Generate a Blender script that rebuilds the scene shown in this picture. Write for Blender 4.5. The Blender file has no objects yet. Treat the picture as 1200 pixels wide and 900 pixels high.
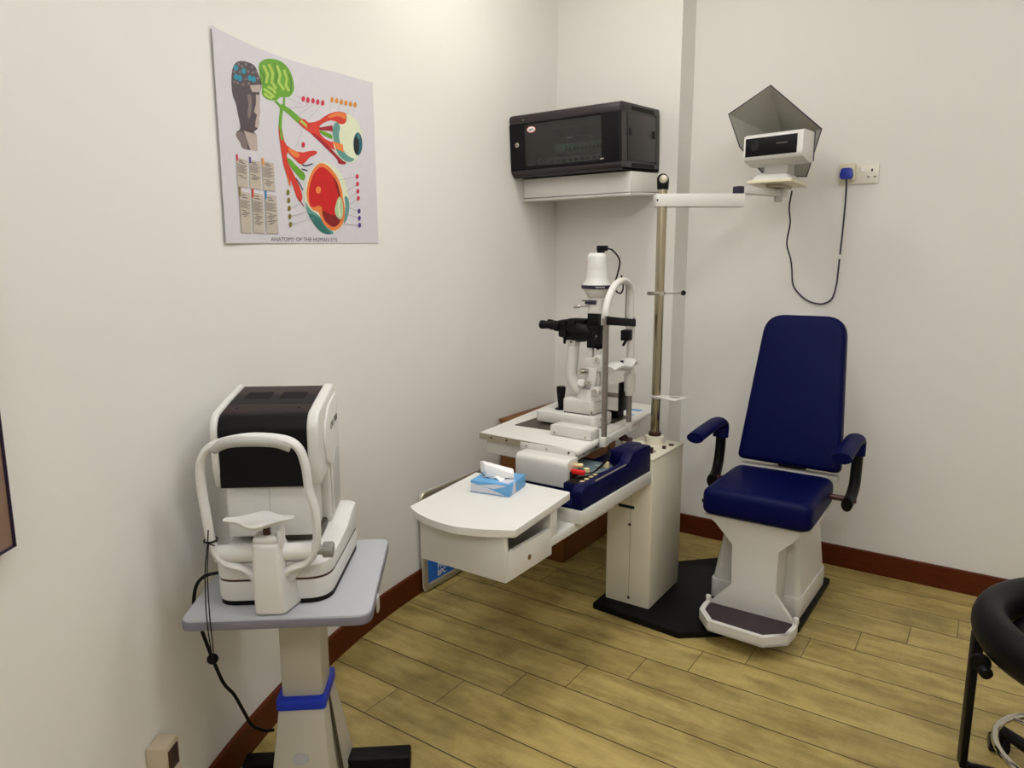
import bpy, bmesh, math, random
from mathutils import Matrix, Vector
random.seed(7)
C = bpy.context.scene.collection
R = math.radians
PI = math.pi

# ------------------------------------------------------------------ materials
def srgb(r, g, b):
    f = lambda c: (c/255/12.92) if c/255 <= .04045 else ((c/255+.055)/1.055)**2.4
    return (f(r), f(g), f(b), 1)
class NT:
    def __init__(s, name):
        s.m = bpy.data.materials.new(name); s.m.use_nodes = True
        s.t = s.m.node_tree; s.n = s.t.nodes; s.b = s.n['Principled BSDF']
    def add(s, typ, **kw):
        n = s.n.new(typ)
        for k, v in kw.items(): setattr(n, k, v)
        return n
    def link(s, a, b): s.t.links.new(a, b)
    def math(s, op, a, b=None, c=None):
        n = s.add('ShaderNodeMath', operation=op)
        for i, v in enumerate((a, b, c)):
            if v is None: continue
            if hasattr(v, 'is_output'): s.link(v, n.inputs[i])
            else: n.inputs[i].default_value = v
        return n.outputs[0]
    def mix(s, f, a, b, blend='MIX'):
        n = s.add('ShaderNodeMix', data_type='RGBA', blend_type=blend)
        for v, i in ((f, n.inputs[0]), (a, n.inputs[6]), (b, n.inputs[7])):
            if hasattr(v, 'is_output'): s.link(v, i)
            else: i.default_value = v
        return n.outputs[2]
def mat(name, col, rough=.5, metal=0., var=.06, scale=30., bump=.0, coat=0., stretch=None, spec=.5):
    k = NT(name); b = k.b
    tc = k.add('ShaderNodeTexCoord')
    src = tc.outputs['Object']
    if stretch:
        mp = k.add('ShaderNodeMapping'); mp.inputs['Scale'].default_value = stretch
        k.link(src, mp.inputs[0]); src = mp.outputs[0]
    nz = k.add('ShaderNodeTexNoise'); nz.inputs['Scale'].default_value = scale; nz.inputs['Detail'].default_value = 3
    k.link(src, nz.inputs['Vector'])
    c = srgb(*col)
    lo = tuple(x*(1-var) for x in c[:3])+(1,); hi = tuple(min(1, x*(1+var)) for x in c[:3])+(1,)
    k.link(k.mix(nz.outputs[0], lo, hi), b.inputs['Base Color'])
    b.inputs['Roughness'].default_value = rough; b.inputs['Metallic'].default_value = metal
    b.inputs['Coat Weight'].default_value = coat; b.inputs['Specular IOR Level'].default_value = spec
    if bump:
        bp = k.add('ShaderNodeBump'); bp.inputs['Strength'].default_value = bump; bp.inputs['Distance'].default_value = .002
        nz2 = k.add('ShaderNodeTexNoise'); nz2.inputs['Scale'].default_value = scale*8
        k.link(src, nz2.inputs['Vector']); k.link(nz2.outputs[0], bp.inputs['Height']); k.link(bp.outputs[0], b.inputs['Normal'])
    return k.m

WHITE = (226, 223, 214)
M = {}
M['wall'] = mat('wall_paint', (229, 226, 219), .75, var=.02, scale=1.3, bump=.12, spec=.25)
M['ceiling'] = mat('ceiling_paint', (236, 234, 230), .85, var=.02, scale=2)
M['white_metal'] = mat('white_enamel', (213, 210, 202), .4, var=.03, scale=12)
M['beige_metal'] = mat('cream_enamel', (218, 211, 190), .4, var=.04, scale=9)
M['white_plastic'] = mat('white_plastic', (214, 212, 206), .42, var=.02, scale=20)
M['grey_plastic'] = mat('light_grey_plastic', (178, 176, 170), .45, var=.03, scale=20)
M['knob_grey'] = mat('mid_grey_plastic', (146, 143, 136), .45)
M['column_grey'] = mat('warm_grey_enamel', (188, 183, 168), .42, var=.03, scale=9)
M['laminate'] = mat('white_laminate', (220, 217, 209), .45, var=.02, scale=15)
M['table_grey'] = mat('pale_grey_laminate', (172, 173, 176), .45, var=.03, scale=40)
M['edge_grey'] = mat('grey_edging', (118, 116, 126), .5, var=.04, scale=40)
M['black_plastic'] = mat('black_plastic', (4, 3, 5), .48, spec=.2, var=.15, scale=40)
M['dark_brown'] = mat('dark_umber_plastic', (44, 31, 29), .45, spec=.25, var=.08, scale=20)
M['black_matte'] = mat('black_rubber', (7, 5, 7), .7, spec=.2, var=.2, scale=60, bump=.15)
M['rack'] = mat('black_powder_coat', (36, 28, 31), .45, var=.08, scale=80, bump=.1)
M['rack_door'] = mat('black_door_lacquer', (6, 4, 10), .36, spec=.22, var=.1, scale=40)
M['blue'] = mat('navy_moulding', (0, 3, 56), .48, spec=.15, var=.12, scale=18, bump=.05)
M['leather'] = mat('navy_leatherette', (0, 5, 60), .5, spec=.12, var=.14, scale=22, bump=.25)
M['royal'] = mat('royal_blue_plastic', (12, 50, 190), .4, var=.06)
M['plug_blue'] = mat('plug_blue', (14, 40, 160), .4, var=.08)
M['chrome'] = mat('brushed_steel', (178, 168, 146), .22, 1., var=.08, scale=40, stretch=(1, 1, .05))
M['bright_chrome'] = mat('chrome', (205, 200, 190), .15, 1., var=.04)
M['rod'] = mat('satin_grey_rod', (140, 132, 126), .35, .7, var=.06)
M['alu'] = mat('aluminium', (176, 168, 148), .35, .6, var=.06)
M['skirting'] = mat('skirting_wood', (86, 35, 8), .45, spec=.2, var=.3, scale=14, stretch=(1, 1, 8))
M['cardboard'] = mat('brown_board', (122, 74, 26), .6, var=.15, scale=20)
M['wood_panel'] = mat('brown_panel', (150, 122, 104), .5, var=.12, scale=8)
M['red'] = mat('red_plastic', (214, 22, 22), .35, var=.05)
M['yellow'] = mat('cream_key', (222, 206, 150), .4, var=.05)
M['ctrl_grey'] = mat('membrane_grey', (96, 112, 116), .45, var=.06)
M['tissue'] = mat('tissue_paper', (240, 238, 236), .85, var=.02)
M['paper'] = mat('paper', (232, 230, 226), .7, var=.02)
M['box_blue'] = mat('printed_blue_card', (98, 160, 208), .45, var=.14, scale=18)
M['box_pale'] = mat('printed_pale_card', (205, 205, 214), .45, var=.1, scale=25)
M['sign_blue'] = mat('printed_blue', (16, 96, 184), .35, var=.1, scale=10)
M['sign_green'] = mat('printed_green', (52, 104, 30), .4, var=.5, scale=40)
M['steel_dark'] = mat('dark_olive_steel', (70, 64, 52), .4, .4, var=.06)
M['hole'] = mat('dark_recess', (12, 9, 9), .8, var=.1)
M['brown_hole'] = mat('brown_grommet', (112, 78, 44), .5, var=.1)
M['maroon_metal'] = mat('dark_bronze_metal', (74, 48, 44), .35, .5, var=.1)
M['hood'] = mat('translucent_grey_sheet', (150, 148, 136), .45, var=.08, scale=12, coat=.2)
M['hood_edge'] = mat('dark_violet_binding', (34, 24, 52), .5, var=.1)
M['socket'] = mat('socket_plastic', (226, 220, 208), .35, var=.02)
M['adaptor'] = mat('cream_adaptor', (222, 214, 184), .4, var=.03)
M['jack'] = mat('aged_cream_plastic', (188, 172, 146), .5, var=.06)
M['switchgear'] = mat('grey_green_casing', (104, 112, 104), .5, var=.08)
M['cable_grey'] = mat('grey_cable', (120, 116, 108), .6, var=.1)
M['mat_brown'] = mat('ribbed_dark_mat', (50, 38, 40), .75, var=.2, scale=60, bump=.3)
M['black_leather'] = mat('black_leatherette', (6, 4, 8), .45, spec=.2, var=.15, scale=30, bump=.15)
def glass_mat():
    k = NT('smoked_glass'); k.n.remove(k.b)
    tr = k.add('ShaderNodeBsdfTransparent'); tr.inputs[0].default_value = srgb(206, 210, 208)
    gl = k.add('ShaderNodeBsdfGlossy'); gl.inputs[0].default_value = (.9, .9, .9, 1); gl.inputs['Roughness'].default_value = .03
    fr = k.add('ShaderNodeFresnel'); fr.inputs[0].default_value = 1.5
    mx = k.add('ShaderNodeMixShader'); k.link(fr.outputs[0], mx.inputs[0]); k.link(tr.outputs[0], mx.inputs[1]); k.link(gl.outputs[0], mx.inputs[2])
    k.link(mx.outputs[0], k.n['Material Output'].inputs[0]); return k.m
M['glass'] = glass_mat()
def led_mat():
    k = NT('led_glow'); k.b.inputs['Base Color'].default_value = srgb(60, 220, 160)
    k.b.inputs['Emission Color'].default_value = srgb(60, 220, 160); k.b.inputs['Emission Strength'].default_value = 1.2; return k.m
M['led'] = led_mat()

def floor_mat():
    k = NT('oak_plank_floor'); b = k.b
    geo = k.add('ShaderNodeNewGeometry'); sp = k.add('ShaderNodeSeparateXYZ'); k.link(geo.outputs['Position'], sp.inputs[0])
    X, Y = sp.outputs[0], sp.outputs[1]
    row = k.math('DIVIDE', k.math('SUBTRACT', Y, 1.522), .1707)
    kk = k.math('FLOOR', row); fy = k.math('FRACT', row)
    u = k.math('DIVIDE', k.math('SUBTRACT', k.math('ADD', X, 1.652), k.math('MULTIPLY', kk, .1635)), 1.19)
    ui = k.math('FLOOR', u); fx = k.math('FRACT', u)
    cmb = k.add('ShaderNodeCombineXYZ'); k.link(kk, cmb.inputs[0]); k.link(ui, cmb.inputs[1])
    wn = k.add('ShaderNodeTexWhiteNoise', noise_dimensions='3D'); k.link(cmb.outputs[0], wn.inputs['Vector'])
    # grain coordinates: shifted per plank, stretched along the plank
    v2 = k.add('ShaderNodeCombineXYZ')
    k.link(k.math('ADD', k.math('MULTIPLY', X, 2.2), k.math('MULTIPLY', wn.outputs[0], 37.)), v2.inputs[0])
    k.link(k.math('MULTIPLY', Y, 15.), v2.inputs[1]); k.link(k.math('MULTIPLY', wn.outputs[0], 11.), v2.inputs[2])
    g1 = k.add('ShaderNodeTexNoise'); g1.inputs['Scale'].default_value = 1.3; g1.inputs['Detail'].default_value = 6; g1.inputs['Roughness'].default_value = .62
    k.link(v2.outputs[0], g1.inputs['Vector'])
    v3 = k.add('ShaderNodeCombineXYZ')
    k.link(k.math('ADD', k.math('MULTIPLY', X, 5.), k.math('MULTIPLY', wn.outputs[0], 17.)), v3.inputs[0]); k.link(k.math('MULTIPLY', Y, 130.), v3.inputs[1])
    g2 = k.add('ShaderNodeTexNoise'); g2.inputs['Scale'].default_value = 1.; g2.inputs['Detail'].default_value = 3; k.link(v3.outputs[0], g2.inputs['Vector'])
    v4 = k.add('ShaderNodeCombineXYZ')   # faint saw marks across the board
    k.link(k.math('MULTIPLY', X, 90.), v4.inputs[0]); k.link(k.math('MULTIPLY', Y, 6.), v4.inputs[1])
    g3 = k.add('ShaderNodeTexNoise'); g3.inputs['Scale'].default_value = 1.; g3.inputs['Detail'].default_value = 2; k.link(v4.outputs[0], g3.inputs['Vector'])
    rp = k.add('ShaderNodeValToRGB'); e = rp.color_ramp.elements
    e[0].position = .28; e[0].color = srgb(140, 120, 66); e[1].position = .72; e[1].color = srgb(196, 175, 110)
    m_ = e.new(.5); m_.color = srgb(172, 151, 88)
    k.link(g1.outputs[0], rp.inputs[0])
    col = k.mix(.22, rp.outputs[0], k.mix(g2.outputs[0], srgb(118, 96, 46), srgb(206, 186, 120)))
    col = k.mix(.12, col, k.mix(g3.outputs[0], srgb(116, 98, 50), srgb(210, 192, 132)))
    g4 = k.add('ShaderNodeTexNoise'); g4.inputs['Scale'].default_value = 9.; g4.inputs['Detail'].default_value = 4; g4.inputs['Roughness'].default_value = .6
    v5 = k.add('ShaderNodeCombineXYZ'); k.link(k.math('MULTIPLY', X, .55), v5.inputs[0]); k.link(Y, v5.inputs[1]); k.link(wn.outputs[0], v5.inputs[2]); k.link(v5.outputs[0], g4.inputs['Vector'])
    r4 = k.add('ShaderNodeValToRGB'); r4.color_ramp.elements[0].position = .36; r4.color_ramp.elements[0].color = (.62, .60, .55, 1); r4.color_ramp.elements[1].position = .56; r4.color_ramp.elements[1].color = (1.05, 1.05, 1.05, 1)
    k.link(g4.outputs[0], r4.inputs[0]); col = k.mix(.75, col, r4.outputs[0], 'MULTIPLY')
    pl = k.math('ADD', k.math('MULTIPLY', wn.outputs[0], .22), .89)
    cc = k.add('ShaderNodeCombineColor')
    for i in range(3): k.link(pl, cc.inputs[i])
    col = k.mix(1., col, cc.outputs[0], 'MULTIPLY')
    dy = k.math('MULTIPLY', k.math('MINIMUM', fy, k.math('SUBTRACT', 1., fy)), .1707)
    dx = k.math('MULTIPLY', k.math('MINIMUM', fx, k.math('SUBTRACT', 1., fx)), 1.19)
    gap = k.math('LESS_THAN', dy, .0022)
    gapx = k.math('MULTIPLY', k.math('LESS_THAN', dx, .0016), .8)
    g = k.math('MAXIMUM', gap, gapx)
    k.link(k.mix(g, col, srgb(50, 36, 18)), b.inputs['Base Color'])
    b.inputs['Roughness'].default_value = .42; b.inputs['Specular IOR Level'].default_value = .35
    bp = k.add('ShaderNodeBump'); bp.inputs['Strength'].default_value = .25; bp.inputs['Distance'].default_value = .002
    k.link(k.math('SUBTRACT', k.math('MULTIPLY', g2.outputs[0], .3), g), bp.inputs['Height']); k.link(bp.outputs[0], b.inputs['Normal'])
    return k.m
M['floor'] = floor_mat()

PC = dict(sheet=(208, 204, 208), bust=(78, 66, 72), bust_mid=(122, 108, 106), bust_light=(178, 162, 152), teal=(0, 138, 160),
    green=(98, 156, 34), green_light=(170, 198, 84), green_dark=(60, 112, 30), line=(158, 154, 156), red=(206, 52, 36), dark_red=(158, 22, 40),
    orange=(226, 122, 58), eye_white=(216, 220, 190), eye_teal=(92, 146, 138), eye_dark=(40, 104, 96), iris=(24, 92, 104), black=(16, 20, 28),
    crimson=(202, 36, 70), amber=(212, 138, 48), navy=(40, 46, 84), deep_red=(198, 16, 20), maroon=(128, 8, 16), lens=(168, 194, 148),
    purple=(66, 44, 130), olive=(122, 108, 32), panel=(188, 176, 160), blue=(44, 128, 176), ink=(74, 66, 70), ink2=(128, 118, 112), title=(40, 36, 48))
for k_, c_ in PC.items(): M['ink_'+k_] = mat('print_'+k_, c_, .5, var=.04 if k_ == 'sheet' else .1, scale=30)

# ------------------------------------------------------------------ geometry helpers
WM = {}
def spline(pts, sub=6, closed=False):
    P = [Vector(p) for p in pts]; n = len(P); out = []
    rng = n if closed else n-1
    for i in range(rng):
        p1, p2 = P[i], P[(i+1) % n]
        p0 = P[(i-1) % n] if (closed or i > 0) else p1*2-p2
        p3 = P[(i+2) % n] if (closed or i < n-2) else p2*2-p1
        for j in range(sub):
            t = j/sub
            out.append(.5*((2*p1)+(p2-p0)*t+(2*p0-5*p1+4*p2-p3)*t*t+(3*p1-p0-3*p2+p3)*t**3))
    if not closed: out.append(P[-1])
    return out
def rpoly(pts, r, seg=5):
    """round the corners of a 2D polygon; r number or list"""
    n = len(pts); out = []
    for i in range(n):
        p = Vector(pts[i]).to_2d(); a = Vector(pts[i-1]).to_2d()-p; b = Vector(pts[(i+1) % n]).to_2d()-p
        rr = r[i] if isinstance(r, (list, tuple)) else r
        if rr <= 0: out.append(p); continue
        d = min(rr, a.length*.49, b.length*.49)
        pa = p+a.normalized()*d; pb = p+b.normalized()*d
        for j in range(seg+1):
            t = j/seg; out.append((1-t)**2*pa+2*t*(1-t)*p+t*t*pb)
    return [tuple(q) for q in out]
class MB:
    def __init__(s, frame=None): s.bm = bmesh.new(); s.F = frame or Matrix()
    def _take(s, b, mi, X=None):
        bmesh.ops.recalc_face_normals(b, faces=b.faces)
        for f in b.faces: f.material_index = mi
        if X is not None: bmesh.ops.transform(b, matrix=X, verts=b.verts)
        me = bpy.data.meshes.new('tmp'); b.to_mesh(me); b.free(); s.bm.from_mesh(me); bpy.data.meshes.remove(me); return s
    def _bev(s, b, w, seg=2, ang=30):
        if w <= 0: return
        ed = [e for e in b.edges if len(e.link_faces) == 2 and e.calc_face_angle(0) > R(ang)]
        bmesh.ops.bevel(b, geom=ed, offset=w, segments=seg, profile=.5, affect='EDGES', clamp_overlap=True)
    def box(s, x, y, z, b=0, seg=2, mi=0, X=None):
        q = bmesh.new(); bmesh.ops.create_cube(q, size=1)
        for v in q.verts: v.co = Vector((x[0]+(v.co.x+.5)*(x[1]-x[0]), y[0]+(v.co.y+.5)*(y[1]-y[0]), z[0]+(v.co.z+.5)*(z[1]-z[0])))
        s._bev(q, b, seg); return s._take(q, mi, X)
    def hexa(s, lo, hi, b=0, seg=2, mi=0, X=None):
        q = bmesh.new(); A = [q.verts.new(p) for p in lo]; B = [q.verts.new(p) for p in hi]; n = len(A)
        q.faces.new(A[::-1]); q.faces.new(B)
        for i in range(n): q.faces.new((A[i], A[(i+1) % n], B[(i+1) % n], B[i]))
        bmesh.ops.recalc_face_normals(q, faces=q.faces); s._bev(q, b, seg); return s._take(q, mi, X)
    def prism(s, poly, a, c, axis='Z', b=0, seg=2, mi=0, X=None, ang=30):
        f = {'Z': lambda p, h: (p[0], p[1], h), 'X': lambda p, h: (h, p[0], p[1]), 'Y': lambda p, h: (p[0], h, p[1])}[axis]
        q = bmesh.new(); A = [q.verts.new(f(p, a)) for p in poly]; B = [q.verts.new(f(p, c)) for p in poly]; n = len(A)
        q.faces.new(A[::-1]); q.faces.new(B)
        for i in range(n): q.faces.new((A[i], A[(i+1) % n], B[(i+1) % n], B[i]))
        bmesh.ops.recalc_face_normals(q, faces=q.faces); s._bev(q, b, seg, ang); return s._take(q, mi, X)
    def tube(s, pts, r, n=10, sub=0, closed=False, mi=0, flat=None, X=None):
        P = spline(pts, sub, closed) if sub else [Vector(p) for p in pts]
        N = len(P); q = bmesh.new(); rings = []
        rad = (lambda i: r) if not isinstance(r, (list, tuple)) else (lambda i: r[0]+(r[-1]-r[0])*i/(N-1) if len(r) == 2 else r[min(len(r)-1, int(round(i*(len(r)-1)/(N-1))))])
        ref = None
        for i in range(N):
            t = (P[(i+1) % N]-P[i-1]) if closed else (P[min(i+1, N-1)]-P[max(i-1, 0)])
            t.normalize()
            if ref is None:
                ref = Vector((0, 0, 1)) if abs(t.z) < .9 else Vector((0, 1, 0))
                if flat: ref = Vector(flat[2])
            ref = (ref-t*ref.dot(t)).normalized(); o = t.cross(ref)
            a_, b_ = (rad(i), rad(i)) if not flat else (flat[0], flat[1])
            rings.append([q.verts.new(P[i]+ref*math.cos(2*PI*j/n)*a_+o*math.sin(2*PI*j/n)*b_) for j in range(n)])
        for i in range(N if closed else N-1):
            A, B = rings[i], rings[(i+1) % N]
            for j in range(n): q.faces.new((A[j], A[(j+1) % n], B[(j+1) % n], B[j]))
        if not closed: q.faces.new(rings[0][::-1]); q.faces.new(rings[-1])
        return s._take(q, mi, X)
    def cyl(s, p0, p1, r0, r1=None, n=24, b=0, mi=0, X=None):
        r1 = r0 if r1 is None else r1
        p0, p1 = Vector(p0), Vector(p1); L = (p1-p0).length
        q = bmesh.new(); bmesh.ops.create_cone(q, cap_ends=True, segments=n, radius1=r0, radius2=r1, depth=L)
        s._bev(q, b, 2, 50)
        Q = Matrix.Translation((p0+p1)/2) @ (p1-p0).to_track_quat('Z', 'Y').to_matrix().to_4x4()
        bmesh.ops.transform(q, matrix=Q, verts=q.verts); return s._take(q, mi, X)
    def lathe(s, prof, base, axis=(0, 0, 1), n=32, mi=0, X=None):
        q = bmesh.new(); rings = []
        for r_, h in prof: rings.append([q.verts.new((max(r_, 1e-4)*math.cos(2*PI*j/n), max(r_, 1e-4)*math.sin(2*PI*j/n), h)) for j in range(n)])
        for A, B in zip(rings, rings[1:]):
            for j in range(n): q.faces.new((A[j], A[(j+1) % n], B[(j+1) % n], B[j]))
        q.faces.new(rings[0][::-1]); q.faces.new(rings[-1])
        Q = Matrix.Translation(base) @ Vector(axis).to_track_quat('Z', 'Y').to_matrix().to_4x4()
        bmesh.ops.transform(q, matrix=Q, verts=q.verts); return s._take(q, mi, X)
    def ball(s, c, r, sc=(1, 1, 1), mi=0, X=None):
        q = bmesh.new(); bmesh.ops.create_uvsphere(q, u_segments=20, v_segments=12, radius=r)
        for v in q.verts: v.co = Vector((c[0]+v.co.x*sc[0], c[1]+v.co.y*sc[1], c[2]+v.co.z*sc[2]))
        return s._take(q, mi, X)
    def mesh(s, verts, faces, mi=0, X=None, thick=0):
        q = bmesh.new(); V = [q.verts.new(v) for v in verts]
        for f in faces: q.faces.new([V[i] for i in f])
        if thick:
            bmesh.ops.recalc_face_normals(q, faces=q.faces); bmesh.ops.solidify(q, geom=q.faces[:], thickness=thick)
        return s._take(q, mi, X)
    def build(s, name, mats, parent=None, ang=35):
        me = bpy.data.meshes.new(name); o = bpy.data.objects.new(name, me); C.objects.link(o)
        X = s.F.copy()
        if parent is not None:
            X = WM[parent].inverted() @ X; o.parent = parent; WM[o] = WM[parent].copy()
        else: WM[o] = Matrix()
        bmesh.ops.transform(s.bm, matrix=X, verts=s.bm.verts)
        s.bm.to_mesh(me); s.bm.free()
        for m in (mats if isinstance(mats, (list, tuple)) else [mats]): me.materials.append(M[m] if isinstance(m, str) else m)
        for p in me.polygons: p.use_smooth = True
        me.set_sharp_from_angle(angle=R(ang))
        return o
def thing(name, label, cat, loc, rz=0, group=None, X=None):
    o = bpy.data.objects.new(name, None); C.objects.link(o); o.empty_display_size = .05
    m = X if X is not None else Matrix.Translation(loc) @ Matrix.Rotation(rz, 4, 'Z')
    o.matrix_world = m; WM[o] = m.copy(); return tag(o, label, cat, group)
def tag(o, label, cat, group=None):
    o['label'] = label; o['category'] = cat
    if group: o['group'] = group
    return o
def struct(o): o['kind'] = 'structure'; return o
def origin(o, p):
    """move a top-level mesh's origin to its base"""
    p = Vector(p); o.data.transform(Matrix.Translation(-p)); o.location = p; WM[o] = Matrix.Translation(p); return o
def text_bm(body, size, X, ext=.0004):
    cu = bpy.data.curves.new('tmp', 'FONT'); cu.body = body; cu.size = size; cu.extrude = ext; cu.align_x = 'CENTER'; cu.align_y = 'CENTER'
    ob = bpy.data.objects.new('tmp', cu); C.objects.link(ob); bpy.context.view_layer.update()
    dg = bpy.context.evaluated_depsgraph_get(); me = bpy.data.meshes.new_from_object(ob.evaluated_get(dg))
    b = bmesh.new(); b.from_mesh(me); bmesh.ops.transform(b, matrix=X, verts=b.verts)
    bpy.data.objects.remove(ob); bpy.data.curves.remove(cu); bpy.data.meshes.remove(me); return b
def basis(o, x, y):
    x, y = Vector(x).normalized(), Vector(y).normalized(); z = x.cross(y)
    m = Matrix((x, y, z)).transposed().to_4x4(); m.translation = Vector(o); return m

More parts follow.
